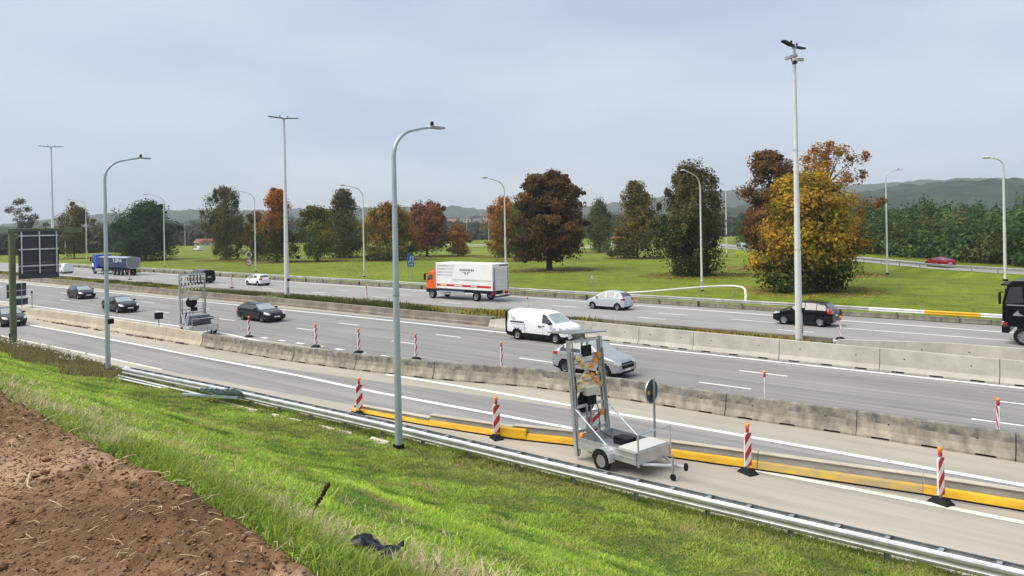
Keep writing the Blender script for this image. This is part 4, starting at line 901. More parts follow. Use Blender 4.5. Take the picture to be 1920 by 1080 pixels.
# ================================================================ VEHICLES
def paint(name, col, rough=0.3, metal=0.0): return mat('paint_' + name, col, rough, metal=metal, coat=0.15, spec=0.3)
def make_car(label, col_m, P, loc, heading, group=None, dark_rims=False, name='car', cat='car', extra=None):
    """P: L, W, top (x from the nose, z) outline, belt height, windows, wheels. Loft of cross-sections, cut into parts."""
    L, W_ = P['L'], P['W']; root = empty(name, loc, 0.0 if heading > 0 else math.pi); tag(root, label, cat, group)
    nx = int(L / 0.032); xs = np.linspace(0, L, nx + 1); tp = np.array(P['top'], float)
    topz = np.interp(xs, tp[:, 0], tp[:, 1])
    ker = np.ones(5) / 5; pad = np.pad(topz, 2, mode='edge'); topz = np.convolve(pad, ker, 'valid')
    belt = np.interp(xs, [0, L], [P['belt'], P['belt'] + P.get('wedge', .06)])
    zb = np.minimum(belt, topz - 0.05)
    nose = np.clip((.55 - xs) / .55, 0, 1); tail = np.clip((xs - (L - .5)) / .5, 0, 1)
    hw = W_ / 2 * (1 - P.get('nose', .16) * nose ** 2.2 - P.get('tailt', .10) * tail ** 2.2)
    z0 = P.get('sill', .22) + .10 * nose ** 3 + .12 * tail ** 3
    nl, nu, nr = 10, 9, 9; ys, zs, tagz = [], [], []
    s = np.linspace(0, 1, nl + 1)
    for k in s:
        z = z0 + (zb - z0) * k; y = hw * (1 - .06 * (1 - k) ** 2.5 - .035 * np.clip(k - .55, 0, 1) ** 1.5 / .3); ys.append(y); zs.append(z)
    yb = ys[-1]; hg = topz - zb; tum = P.get('tumble', .34)
    wr = np.maximum(yb - tum * hg - .03, .15)
    for k in np.linspace(0, 1, nu + 1)[1:]:
        ys.append(yb + (wr - yb) * k ** 1.15); zs.append(zb + .86 * hg * k)
    for k in np.linspace(0, 1, nr + 1)[1:]:
        ys.append(wr * (1 - k)); zs.append(topz - .14 * hg * (1 - k) ** 2.6)
    Yh, Zh = np.array(ys), np.array(zs)                      # (nj, nx+1), right half; last row is the centre line
    Y = np.concatenate([-Yh, Yh[-2::-1]]); Z = np.concatenate([Zh, Zh[-2::-1]]); nj = len(Y); X = np.tile(L / 2 - xs, (nj, 1))
    V = np.stack([X, Y, Z], -1).reshape(-1, 3); idx = np.arange(nj * (nx + 1)).reshape(nj, nx + 1)
    F = np.stack([idx[:-1, :-1], idx[:-1, 1:], idx[1:, 1:], idx[1:, :-1]], -1).reshape(-1, 4)
    C = V[F].mean(1); xn = L / 2 - C[:, 0]; ay = np.abs(C[:, 1]); z = C[:, 2]
    jj = np.repeat(np.arange(nj - 1), nx); half = len(Yh) - 1; jh = np.where(jj < half, jj, 2 * half - 1 - jj)
    zone = np.where(jh < nl, 0, np.where(jh < nl + nu, 1, 2))
    tz = np.interp(xn, xs, topz); bz = np.interp(xn, xs, zb); wrr = np.interp(xn, xs, wr); hgg = tz - bz
    part = np.full(len(F), 'body', dtype=object)
    ws, rw = P['ws'], P.get('rw')
    part[(zone == 2) & (xn > ws[0]) & (xn < ws[1]) & (ay < wrr - .05)] = 'windscreen'
    if rw: part[(zone == 2) & (xn > rw[0]) & (xn < rw[1]) & (ay < wrr - .07)] = 'rear_window'
    for k, (a, b) in enumerate(P['wins']):
        sel = (zone == 1) & (xn > a) & (xn < b) & (z > bz + .045) & (z < tz - .105) & (hgg > .2) & (z < bz + .83 * hgg)
        part[sel & (C[:, 1] < 0)] = 'side_window|R%d' % k; part[sel & (C[:, 1] > 0)] = 'side_window|L%d' % k
    hl = P.get('head', (.04, .50, .62, .76, .52)); tl = P.get('tail', (.45, .78, 1.0, .5))
    hlc = (xn > hl[0]) & (xn < hl[1]) & (z > hl[2] + .12 * xn) & (z < hl[3] + .14 * xn) & (ay > hl[4] + .3 * xn)
    part[hlc & (C[:, 1] < 0) & (part == 'body')] = 'headlight|R'; part[hlc & (C[:, 1] > 0) & (part == 'body')] = 'headlight|L'
    tlc = (xn > L - tl[0]) & (z > tl[1]) & (z < tl[2]) & (ay > tl[3] + .22 * (L - xn))
    part[tlc & (C[:, 1] < 0) & (part == 'body')] = 'tail_light|R'; part[tlc & (C[:, 1] > 0) & (part == 'body')] = 'tail_light|L'
    gr = P.get('grille', (.16, .48, .66, .46))
    part[(xn < gr[0]) & (z > gr[1]) & (z < gr[2]) & (ay < gr[3]) & (part == 'body')] = 'grille'
    lo = P.get('clad', .30); sl_ = (zone == 0) & (z < lo) & (part == 'body'); part[sl_ & (C[:, 1] < 0)] = 'sill|R'; part[sl_ & (C[:, 1] > 0)] = 'sill|L'
    r = P['r']; keep = np.ones(len(F), bool)
    for xw in P['wheels']:
        keep &= ~((zone == 0) & (np.hypot(xn - xw, z - r) < r + .055))
        if P.get('arch'): 
            a_ = (zone == 0) & (np.hypot(xn - xw, z - r) < r + .13) & (part == 'body'); part[a_ & (C[:, 1] < 0)] = 'sill|R'; part[a_ & (C[:, 1] > 0)] = 'sill|L'
    mats = {'body': col_m, 'windscreen': M_GLASS_L, 'rear_window': M_GLASS, 'side_window': M_GLASS, 'headlight': M_LAMPW, 'tail_light': M_LAMPR, 'grille': M_DARK, 'sill': P.get('sill_m', M_DARK)}
    for pn in sorted(set(part)):
        sel = (part == pn) & keep
        if not sel.any(): continue
        f = F[sel]; u, inv = np.unique(f, return_inverse=True); nm = pn.split('|')[0]
        o = nmesh(nm, V[u], inv.reshape(-1, 4), mats[nm], smooth=True); o.parent = root
    # end caps
    for col_i, nm, st in ((0, 'front_bumper', 1), (nx, 'rear_panel', -1)):
        ring = [tuple(V[i]) for i in idx[::st, col_i]]; MB().add(ring, [tuple(range(len(ring)))]).build(nm, col_m if nm == 'rear_panel' or not P.get('dark_nose') else M_DARK, root)
    MB().cbox(-L / 2 + .25, L / 2 - .25, -W_ / 2 + .16, W_ / 2 - .16, P.get('sill', .22) - .05, .62, .04).build('underbody', M_DARK, root)
    for xw in P['wheels']:
        for sd in (-1, 1):
            hwx = float(np.interp(xw, xs, hw)); y1 = sd * (hwx - .025); y2 = sd * (hwx - .42); n = 18
            ang = [math.pi * 2 * k / n for k in range(n)]; rr = r + .056
            vs = [(L / 2 - xw + rr * math.cos(a), y1, r + rr * math.sin(a)) for a in ang] + [(L / 2 - xw + rr * math.cos(a), y2, r + rr * math.sin(a)) for a in ang]
            MB().add(vs, [(k, (k + 1) % n, n + (k + 1) % n, n + k) for k in range(n // 2 + 1)] + [tuple(range(n, 2 * n))]).build('wheel_arch', M_DARK, root)
            wheel(root, L / 2 - xw, sd * (hwx - .13), r, .21, sd, M_ALLOY_D if dark_rims else None)
    # bumper openings, plates, mirrors, handles
    f0 = P.get('plate_z', .46)
    MB().box(L / 2 - .01, L / 2 + .012, -.26, .26, f0 - .055, f0 + .055).build('front_plate', M_PLATE, root)
    MB().box(L / 2 - .012, L / 2 + .006, -.55, .55, .26, .38).build('air_intake', M_DARK, root)
    zt_ = float(topz[0]) - .03; MB().box(L / 2 - .012, L / 2 + .007, -gr[3] * .95, gr[3] * .95, f0 + .07, max(zt_, f0 + .1)).build('lower_grille', M_DARK, root)
    rz_ = P.get('rplate_z', .62); MB().box(-L / 2 - .012, -L / 2 + .02, -.26, .26, rz_ - .055, rz_ + .055).build('rear_plate', M_PLATE, root)
    xm = ws[0] + .42 * (ws[1] - ws[0]); zm = float(np.interp(xm, xs, zb)) + .09; ym = float(np.interp(xm, xs, yb))
    for sd in (-1, 1):
        MB().cbox(L / 2 - xm - .09, L / 2 - xm + .06, min(sd * (ym - .02), sd * (ym + .20)), max(sd * (ym - .02), sd * (ym + .20)), zm - .06, zm + .08, .03).build('mirror', P.get('mir_m', col_m), root)
    for a, b in P['wins'][:2]:
        for sd in (-1, 1):
            yy = float(np.interp(b - .2, xs, np.array(ys)[nl - 1])); MB().box(L / 2 - b + .08, L / 2 - b + .26, min(sd * (yy - .01), sd * (yy + .03)), max(sd * (yy - .01), sd * (yy + .03)), P['belt'] - .11, P['belt'] - .07).build('door_handle', P.get('mir_m', col_m), root)
    if P.get('rails'):
        for sd in (-1, 1):
            a, b = P['rails']; pts = [(L / 2 - x, sd * (float(np.interp(x, xs, wr)) - .05), float(np.interp(x, xs, topz)) + .02) for x in np.linspace(a, b, 6)]
            MB().tube(pts, .02, 6).build('roof_rail', M_DARK, root)
    return root
def H_(L, hood, wsx, roof, rear, H, tailz=.95, nosez=.56):
    """outline helper: hood=(height at nose edge, at windscreen), wsx=(start, end) of windscreen, rear=(roof end, x at belt)"""
    return [(0, nosez), (.05, nosez + .10), (.14, hood[0]), (.45, hood[0] + (hood[1] - hood[0]) * .45), (wsx[0], hood[1]), (wsx[1], H - .05), (wsx[1] + .35, H - .005), ((wsx[1] + rear[0]) / 2, H), (rear[0], H - roof), (rear[1], tailz + .08), (L - .04, tailz), (L, tailz - .25)]
HATCH = dict(L=4.25, W=1.79, top=H_(4.25, (.74, .98), (1.05, 1.85), .06, (3.5, 4.1), 1.46), belt=.93, ws=(1.09, 1.83), rw=(3.56, 4.0), wins=[(1.2, 2.38), (2.46, 3.3), (3.36, 3.75)], wheels=(.85, 3.46), r=.31)
SEDAN = dict(L=4.6, W=1.8, top=H_(4.6, (.74, .98), (1.15, 2.0), .10, (3.35, 4.0), 1.46, .98), belt=.95, ws=(1.19, 1.97), rw=(3.4, 3.95), wins=[(1.3, 2.5), (2.58, 3.55)], wheels=(.9, 3.58), r=.32, tail=(.35, .72, .92, .5))
WAGON = dict(L=4.85, W=1.84, top=H_(4.85, (.74, .97), (1.35, 2.15), .10, (4.15, 4.7), 1.46), belt=.94, ws=(1.39, 2.12), rw=(4.2, 4.6), wins=[(1.5, 2.65), (2.72, 3.6), (3.66, 4.3)], wheels=(.87, 3.8), r=.33, rails=(2.3, 4.1), tail=(.4, .78, .95, .45))
SUV = dict(L=4.61, W=1.88, top=H_(4.61, (.88, 1.10), (1.15, 1.95), .09, (3.7, 4.4), 1.66, 1.08, .66), belt=1.03, ws=(1.19, 1.92), rw=(3.76, 4.3), wins=[(1.35, 2.45), (2.53, 3.4), (3.46, 4.0)], wheels=(.92, 3.63), r=.355, head=(.04, .55, .72, .84, .5), grille=(.24, .50, .80, .56), tail=(.4, .92, 1.08, .5), plate_z=.43, rplate_z=.75, sill=.26, clad=.36, sill_m=M_DARK)
SUVB = dict(L=4.63, W=1.89, top=H_(4.63, (.90, 1.12), (1.2, 1.98), .08, (4.0, 4.5), 1.71, 1.05, .66), belt=1.06, ws=(1.24, 1.95), rw=(4.05, 4.42), wins=[(1.4, 2.5), (2.58, 3.4), (3.46, 4.1)], wheels=(.9, 3.67), r=.36, tail=(.34, .95, 1.5, .42), head=(.04, .55, .74, .88, .5), rplate_z=.8, rails=(2.1, 3.9), sill=.26, clad=.38)
MPV = dict(L=4.28, W=1.75, top=[(0, .55), (.06, .66), (.16, .76), (.5, .92), (.85, 1.03), (1.75, 1.56), (2.15, 1.62), (2.8, 1.64), (3.5, 1.58), (3.9, 1.42), (4.18, 1.02), (4.25, .9), (4.28, .62)], belt=.98, ws=(.9, 1.72), rw=(3.68, 4.08), wins=[(1.15, 2.2), (2.28, 3.2), (3.3, 3.8)], wheels=(.8, 3.56), r=.31, tail=(.28, .85, 1.05, .45), head=(.05, .5, .66, .8, .45))
COUPE = dict(L=4.7, W=1.85, top=H_(4.7, (.70, .92), (1.3, 2.15), .10, (3.2, 4.25), 1.41, 1.0), belt=.93, ws=(1.34, 2.1), rw=(3.3, 4.1), wins=[(1.45, 2.6), (2.68, 3.7)], wheels=(.87, 3.7), r=.33, tail=(.3, .8, .95, .35))
MINI = dict(L=4.05, W=1.72, top=H_(4.05, (.74, .98), (.95, 1.75), .05, (3.4, 3.92), 1.47), belt=.94, ws=(.99, 1.72), rw=(3.46, 3.85), wins=[(1.1, 2.2), (2.28, 3.15)], wheels=(.8, 3.34), r=.30, tail=(.3, .8, 1.05, .48))
VAN = dict(L=5.0, W=1.95, top=[(0, .62), (.05, .80), (.14, .98), (.5, 1.10), (.95, 1.20), (1.72, 1.82), (2.0, 1.93), (2.6, 1.965), (4.7, 1.95), (4.93, 1.90), (5.0, 1.84)], belt=1.14, wedge=0, ws=(1.0, 1.68), rw=None, wins=[(1.05, 2.0)], wheels=(.93, 4.03), r=.33, head=(.05, .6, .78, .98, .5), tail=(.12, .8, 1.35, .80), grille=(.2, .60, .76, .55), tumble=.16, nose=.14, tailt=.02, clad=.50, sill=.24, rplate_z=.9, mir_m=M_DARK, arch=True)
VANB = dict(VAN, rw=(4.93, 4.99), wins=[(1.05, 2.0), (2.1, 3.3), (3.4, 4.6)])
CLIV = dict(L=4.4, W=1.83, top=[(0, .6), (.06, .75), (.16, .9), (.9, 1.05), (1.6, 1.7), (1.9, 1.79), (4.1, 1.80), (4.33, 1.72), (4.4, 1.5)], belt=1.06, wedge=0, ws=(.95, 1.56), rw=(4.12, 4.34), wins=[(1.1, 2.1), (2.2, 3.1)], wheels=(.85, 3.5), r=.31, tumble=.18, tailt=.03, tail=(.1, .8, 1.3, .75))

def shrink(P, k):
    """a shorter sister model: all lengths along the car times k"""
    Q = dict(P); Q['L'] = P['L'] * k; Q['top'] = [(x * k, z) for x, z in P['top']]; Q['ws'] = tuple(x * k for x in P['ws']); Q['rw'] = tuple(x * k for x in P['rw']) if P.get('rw') else None
    Q['wins'] = [(a * k, b * k) for a, b in P['wins']]; Q['wheels'] = tuple(x * k for x in P['wheels'])
    if P.get('rails'): Q['rails'] = tuple(x * k for x in P['rails'])
    return Q
SUV = shrink(SUV, .86); SUVB = shrink(SUVB, .91); MPV = shrink(MPV, .92)
def put(cls, label, m, x, y, heading, **k): return make_car(label, m, cls, (x, y, .008), heading, **k)
P_BLK = paint('black', (.003, .0035, .005), .16); P_NAVY = paint('navy', (.007, .009, .015), .16); P_GREY = paint('silver_grey', (.42, .44, .46), .32, .45); P_DGREY = paint('dark_grey', (.035, .038, .044), .2)
P_WHT = paint('white', (.80, .81, .82), .35); P_SILV = paint('silver', (.58, .63, .68), .32, .35); P_RED = paint('red', (.26, .008, .022), .3)
put(HATCH, 'black hatchback in the middle lane near the left, showing its headlights', P_BLK, -92.3, 32.35, 1)
put(SEDAN, 'black saloon partly hidden by the left lamp post', P_BLK, -73.5, 29.1, 1)
put(WAGON, 'dark navy estate car in the middle lane left of centre', P_NAVY, -55.5, 33.0, 1, dark_rims=True)
put(SUV, 'silver-grey crossover seen behind the near trailer mast', P_GREY, -20.95, 30.75, 1, dark_rims=True)
put(HATCH, 'dark grey hatchback on the slip road at the left edge', P_DGREY, -71.3, 19.4, 1)
put(MINI, 'small white hatchback on the far carriageway seen from behind', P_WHT, -90.9, 53.65, -1)
put(MPV, 'light silver people carrier on the far carriageway', P_SILV, -35.6, 54.85, -1)
put(SUVB, 'black crossover on the far carriageway behind the tall pole', P_BLK, -18.4, 54.0, -1)
put(CLIV, 'white van-like car beyond the gantry sign at far left', P_WHT, -152.8, 50.7, -1, cat='van')
van_b = put(VANB, 'black van half hidden behind the farther trailer mast', P_BLK, -103.0, 51.8, -1, name='van', cat='van')
o = put(COUPE, 'red low saloon on the loop road in front of the wood', P_RED, 0, 0, -1); o.location = (-21.5, 117.3, .63); o.rotation_euler.z = math.atan2(11.5, -10.5)
o = put(HATCH, 'dark distant car on the loop road between birch and chestnut', P_DGREY, 0, 0, -1); o.location = (-76, 178.0, .63); o.rotation_euler.z = math.atan2(-14, 12)
o = put(HATCH, 'silver distant car half hidden behind the yellow maple', P_SILV, 0, 0, -1); o.location = (-52.5, 152.8, .63); o.rotation_euler.z = math.atan2(-17, 16)
o = put(CLIV, 'white distant vehicle beside the grey-olive birch, far across the meadow', P_WHT, -262, 131, -1); 
# white van with its lettering
van = put(VAN, 'white panel van with faint blue lettering on the near carriageway', P_WHT, -29.6, 37.85, 1, name='van', cat='van')
M_FADE = mat('faint_blue_lettering', (.50, .54, .72), .5); vy = -.965
for (x0, x1, z0, z1) in [(-2.0 + k * .155, -1.95 + k * .155, 1.0 + (k % 3) * .02, 1.07) for k in range(8)] + [(-1.75 + k * .2, -1.70 + k * .2, .70, .90) for k in range(5)] + [(-1.98, -1.96, 1.35, 1.7), (-1.98, -1.7, 1.42, 1.45), (-1.8, -1.76, 1.36, 1.5), (1.18, 1.62, .86, 1.0)]:
    MB().box(x0, x1, vy - .03, vy + .02, z0, z1).build('lettering', M_FADE, van)
MB().cbox(-2.505, -2.38, vy - .02, vy + .06, .45, 1.80, .02).build('rear_corner', M_DARK, van)
MB().box(-2.1, -.95, vy - .034, vy + .02, 1.17, 1.225).build('door_track', M_DARK, van)
MB().box(.25, .5, vy - .05, vy, .98, 1.04).build('door_handle', M_DARK, van)
MB().box(-2.504, -2.46, -.9, .9, .42, 1.86).build('rear_door', M_DARK, van)
for x in (.62, -.85): MB().box(x - .008, x + .008, vy - .012, vy + .02, .45, 1.1).build('door_seam', M_GALV_D, van)

def truck_wheels(root, axles, W_, r=.5, w_=.32, rim=None):
    for x in axles:
        for sd in (-1, 1): wheel(root, x, sd * (W_ / 2 - .18), r, w_, sd, rim)
def cab(root, m, x0, x1, W_, z0, z1, m_low, roofdrop=.12, glass=True, visor=True):
    """lorry cab: nose at x1 (front), back at x0; sloped windscreen, rounded edges"""
    pr = [(x0, z0), (x1 - .02, z0), (x1, z0 + .35), (x1 - .02, z0 + (z1 - z0) * .50), (x1 - .30, z1 - .25), (x1 - .55, z1 - .03), (x0 + .1, z1), (x0, z1 - .05)]
    bm = bmesh.new(); vs = [bm.verts.new((a, -W_ / 2, b)) for a, b in pr]; f = bm.faces.new(vs); rt = bmesh.ops.extrude_face_region(bm, geom=[f]); 
    for v in rt['geom']:
        if isinstance(v, bmesh.types.BMVert): v.co.y += W_
    bmesh.ops.recalc_face_normals(bm, faces=bm.faces[:]); bmesh.ops.bevel(bm, geom=bm.edges[:], offset=.07, segments=3, affect='EDGES', profile=.6)
    me = bpy.data.meshes.new('cab'); bm.to_mesh(me); bm.free(); me.materials.append(m); o = bpy.data.objects.new('cab', me); COL.objects.link(o); o.parent = root
    zw = z0 + (z1 - z0) * .52
    MB().add([(x1 - .005, -W_ / 2 + .16, zw), (x1 - .005, W_ / 2 - .16, zw), (x1 - .255, W_ / 2 - .2, z1 - .33), (x1 - .255, -W_ / 2 + .2, z1 - .33)], [(0, 1, 2, 3)]).build('windscreen', M_GLASS, root)
    for sd in (-1, 1):
        y = sd * (W_ / 2 + .006)
        w_ = MB().add([(x1 - .16, y, zw - .08), (x1 - .40, y, z1 - .42), (x1 - 1.0, y, z1 - .38), (x1 - 1.05, y, zw + .02)], [(0, 1, 2, 3)]).build('side_window', M_GLASS, root)
        MB().cbox(x1 + .02, x1 + .14, min(sd * (W_ / 2 + .02), sd * (W_ / 2 + .24)), max(sd * (W_ / 2 + .02), sd * (W_ / 2 + .24)), zw - .1, zw + .6, .03).build('mirror', M_DARK, root)
        MB().tube([(x1 - .15, sd * (W_ / 2 - .02), zw + .55), (x1 + .05, sd * (W_ / 2 + .12), zw + .62)], .025, 6).build('mirror_arm', M_DARK, root)
        MB().cbox(x1 - .12, x1 + .012, min(sd * (W_ / 2 - .42), sd * (W_ / 2 + .008)), max(sd * (W_ / 2 - .42), sd * (W_ / 2 + .008)), z0 + .12, z0 + .30, .02).build('headlight', M_LAMPW, root)
        MB().box(x1 - 1.0, x1 - .8, min(y, y + sd * .03), max(y, y + sd * .03), zw - .28, zw - .22).build('door_handle', M_DARK, root)
    MB().cbox(x1 - .35, x1 + .03, -W_ / 2 - .005, W_ / 2 + .005, z0 - .38, z0 + .06, .05).build('front_bumper', m_low, root)
    MB().box(x1 - .01, x1 + .015, -W_ / 2 + .35, W_ / 2 - .35, z0 + .35, zw - .15).build('grille', M_DARK, root)
    if visor: MB().cbox(x1 - .32, x1 + .04, -W_ / 2 + .1, W_ / 2 - .1, z1 - .34, z1 - .25, .02).build('sun_visor', M_DARK, root)
    return o
# ---- orange and white box truck
tk = empty('box_truck', (-53.0, 54.55, 0), math.pi); tag(tk, 'orange cab truck with white box body and red stripe on the far carriageway', 'truck')
M_OR = paint('orange', (.80, .13, .02), .35); M_DB = paint('dark_blue', (.012, .025, .065), .4); M_BOXW = mat('box_white', (.82, .82, .80), .45, noise=.04, nscale=1.0)
W_ = 2.45
cab(tk, M_OR, 3.0, 4.45, 2.3, 1.0, 2.85, M_DB)
MB().add([(3.0, -.95, 2.83), (3.75, -.9, 2.83), (3.75, .9, 2.83), (3.0, .95, 2.83), (3.0, -.95, 3.45), (3.12, -.9, 3.45), (3.12, .9, 3.45), (3.0, .95, 3.45)], [(0, 1, 5, 4), (1, 2, 6, 5), (2, 3, 7, 6), (3, 0, 4, 7), (4, 5, 6, 7)]).build('roof_deflector', M_OR, tk)
MB().cbox(-5.0, 2.92, -W_ / 2, W_ / 2, 1.1, 3.74, .06).build('cargo_box', M_BOXW, tk)
MB().box(-4.8, 4.0, -.5, .5, .72, 1.08).build('chassis', M_DB, tk)
for sd in (-1, 1):
    yo, yi = sd * (W_ / 2 + .012), sd * (W_ / 2 - .02); a, b = min(yo, yi), max(yo, yi)
    MB().cbox(-1.2, 2.9, min(sd * (W_ / 2 - .05), sd * (W_ / 2 - .35)), max(sd * (W_ / 2 - .05), sd * (W_ / 2 - .35)), .78, 1.06, .02).build('side_skirt', M_DB, tk)
    for z in (.52, .74): MB().box(-1.15, 2.55, min(yo, sd * (W_ / 2 - .06)), max(yo, sd * (W_ / 2 - .06)), z, z + .13).build('side_guard', M_GALV, tk)
    st = MB().box(-4.8, 2.75, a, b, 1.36, 1.58).build('red_stripe', M_RED, tk)
    for (x0, x1) in ((1.35, 2.2), (-.9, .2), (-2.9, -2.1)): MB().box(x0, x1, min(yo, yo + sd * .004), max(yo, yo + sd * .004), 1.40, 1.54).build('stripe_lettering', mat('pale_red_print', (.80, .58, .50), .5), st)
    M_PG = mat('pale_grey_print', (.60, .61, .61), .5); M_DG = mat('dark_print', (.12, .11, .09), .5)
    for k, (z, xe) in enumerate([(3.35, .2), (3.02, .32), (2.70, .44), (2.40, .56)]):
        MB().prism([(2.75, z), (xe, z), (xe - .1, z + .2), (2.75, z + .2)], a, b, 'y').build('grey_band', M_PG, tk)
        MB().box(2.65 - [1.5, 1.1, .6, .5][k], 2.65, min(yo, yo + sd * .004), max(yo, yo + sd * .004), z + .05, z + .14).build('band_lettering', mat('grey_print', (.40, .41, .41), .5), tk)
    MB().prism([(.65, 1.98), (-4.8, 1.98), (-4.8, 2.16), (.55, 2.16)], a, b, 'y').build('grey_band', M_PG, tk)
    MB().box(-2.9, -1.0, min(yo, yo + sd * .004), max(yo, yo + sd * .004), 2.03, 2.11).build('band_lettering', mat('grey_print', (.40, .41, .41)), tk)
    x = -.55
    for k in range(9):
        w1 = [.22, .2, .17, .17, .22, .2, .2, .2, .22][k]; m_ = MB().box(x - w1 + .05, x - .01, a - .001, b + .001, 2.98, 3.16)
        if k % 2: m_.box(x - w1 + .05, x - w1 + .09, a - .001, b + .001, 2.92, 3.2)
        m_.build('lettering', M_DG, tk); x -= w1 + .03
    for (x0, x1, z0, z1) in ((-1.0, -.75, 2.83, 2.9), (-1.25, -1.05, 2.62, 2.88), (-1.55, -1.4, 2.62, 2.88), (-1.85, -1.62, 2.83, 2.9), (-1.75, -.95, 2.76, 2.80)): MB().box(x1 - .2, x0 - .2, a - .001, b + .001, z0, z1).build('logo_mark', mat('grey_brown_print', (.33, .33, .28), .5), tk)
# tail: ramp, lift frame, lights
MB().cbox(-5.070, -5.000, -.95, .95, 1.15, 3.35, .02).build('tail_lift', mat('lift_white', (.70, .70, .67), .45, noise=.06, nscale=2), tk)
for y in (-.98, .98): MB().box(-5.100, -5.000, y - .06, y + .06, 1.15, 3.35).build('lift_rail', M_GALV_D, tk)
for z in (1.5, 1.85, 2.2, 2.55, 2.9): MB().box(-5.085, -5.070, -.8, .8, z, z + .04).build('lift_slat', M_PG, tk)
MB().box(-5.015, -5.000, -1.15, .2, 3.50, 3.64).build('tail_lettering', mat('dark_print', (.12, .11, .09)), tk)
for sd in (-1, 1):
    MB().cbox(-4.950, -4.850, min(sd * .72, sd * 1.15), max(sd * .72, sd * 1.15), .72, .98, .02).build('tail_light', M_LAMPR, tk)
    MB().box(-5.025, -5.005, min(sd * 1.08, sd * 1.18), max(sd * 1.08, sd * 1.18), 1.2, 2.0).build('orange_reflector', M_OR, tk)
MB().box(-5.200, -4.950, -1.1, 1.1, .48, .62).build('underrun_bar', M_DB, tk); MB().box(-5.220, -5.200, -.3, .3, .66, .8).build('rear_plate', M_PLATE, tk)
truck_wheels(tk, (3.55, -2.75), W_, .48, .34)
# ---- blue tipper
tp = empty('tipper_truck', (-137.9, 54.1, 0), math.pi); tp.scale.x = 1.12; tag(tp, 'blue tipper lorry with covered dark trailer on the far carriageway', 'truck')
M_BL = paint('blue', (.006, .06, .42), .22); M_TB = mat('tipper_body', (.010, .030, .115), .45, noise=.15, nscale=1.0); M_TARP = mat('tarpaulin_grey', (.33, .37, .46), .6, noise=.08, nscale=1.5)
cab(tp, M_BL, 5.0, 7.0, 2.45, 1.05, 3.5, M_DARK)
MB().cbox(4.6, 5.0, -1.15, 1.15, 1.2, 3.45, .05).build('cab_fairing', M_BL, tp)
MB().box(-6.0, 6.5, -.55, .55, .8, 1.15).build('chassis', M_DARK, tp)
for sd in (-1, 1): MB().cbox(3.0, 5.9, min(sd * .7, sd * 1.2), max(sd * .7, sd * 1.2), .45, 1.0, .04).build('side_tank', M_GALV, tp)
sec = [(-1.22, 3.0), (-1.22, 2.2), (-.95, 1.35), (-.5, 1.18), (.5, 1.18), (.95, 1.35), (1.22, 2.2), (1.22, 3.0)]
MB().prism(sec, -6.1, 4.4, 'x').build('tipper_body', M_TB, tp)
MB().prism([(-1.25, 3.0), (-1.25, 3.06), (-.6, 3.18), (0, 3.22), (.6, 3.18), (1.25, 3.06), (1.25, 3.0)], -6.0, 4.4, 'x').build('tarpaulin', M_TARP, tp)
MB().prism([(y * .82, 2.1 + (z - 2.1) * .8) for y, z in sec], -6.14, -6.10, 'x').build('tailgate', mat('tailgate_grey', (.20, .21, .23), .5, noise=.25, nscale=2), tp)
MB().prism(sec, -6.12, -5.95, 'x').build('rear_frame', M_GALV_D, tp)
for x in (4.3, 1.5, -1.4, -4.0):
    for sd in (-1, 1): MB().box(x - .06, x + .06, min(sd * 1.225, sd * 1.26), max(sd * 1.225, sd * 1.26), 2.15, 3.0).build('rib', M_TB, tp)
for sd in (-1, 1):
    yo = sd * 1.24; x = -1.7 if sd > 0 else -4.0
    for k, g_ in enumerate('GPVA'):
        fc = bpy.data.curves.new('lettering', 'FONT'); fc.body = g_; fc.size = .95; fc.extrude = .01; fc.materials.append(M_WHITE)
        ft = bpy.data.objects.new('lettering', fc); COL.objects.link(ft); bpy.context.view_layer.update(); fm = bpy.data.meshes.new_from_object(ft.evaluated_get(bpy.context.evaluated_depsgraph_get())); bpy.data.objects.remove(ft); fo = bpy.data.objects.new('lettering', fm); COL.objects.link(fo); fo.parent = tp
        fo.location = ((-2.2 - k * .62) if sd > 0 else (-4.3 + k * .62), yo, 2.25); fo.rotation_euler = (R(90), 0, math.pi if sd > 0 else 0)
    MB().prism([(-1.6, 2.95), (-1.45, 2.95), (-1.7, 2.25), (-1.85, 2.25)], min(yo, yo - sd * .02), max(yo, yo - sd * .02), 'y').build('logo_mark', M_WHITE, tp)
    MB().box(-6.2, -6.1, min(sd * .7, sd * 1.15), max(sd * .7, sd * 1.15), .75, .95).build('tail_light', M_LAMPR, tp)
    MB().box(6.2, 6.9, min(sd * 1.226, sd * 1.24), max(sd * 1.226, sd * 1.24), 1.3, 1.9).build('white_flash', M_WHITE, tp)
MB().box(-6.3, -6.1, -1.15, 1.15, .5, .66).build('underrun_bar', M_DARK, tp)
truck_wheels(tp, (6.1, 2.6, -1.6, -2.9, -4.2), 2.45, .52, .36)
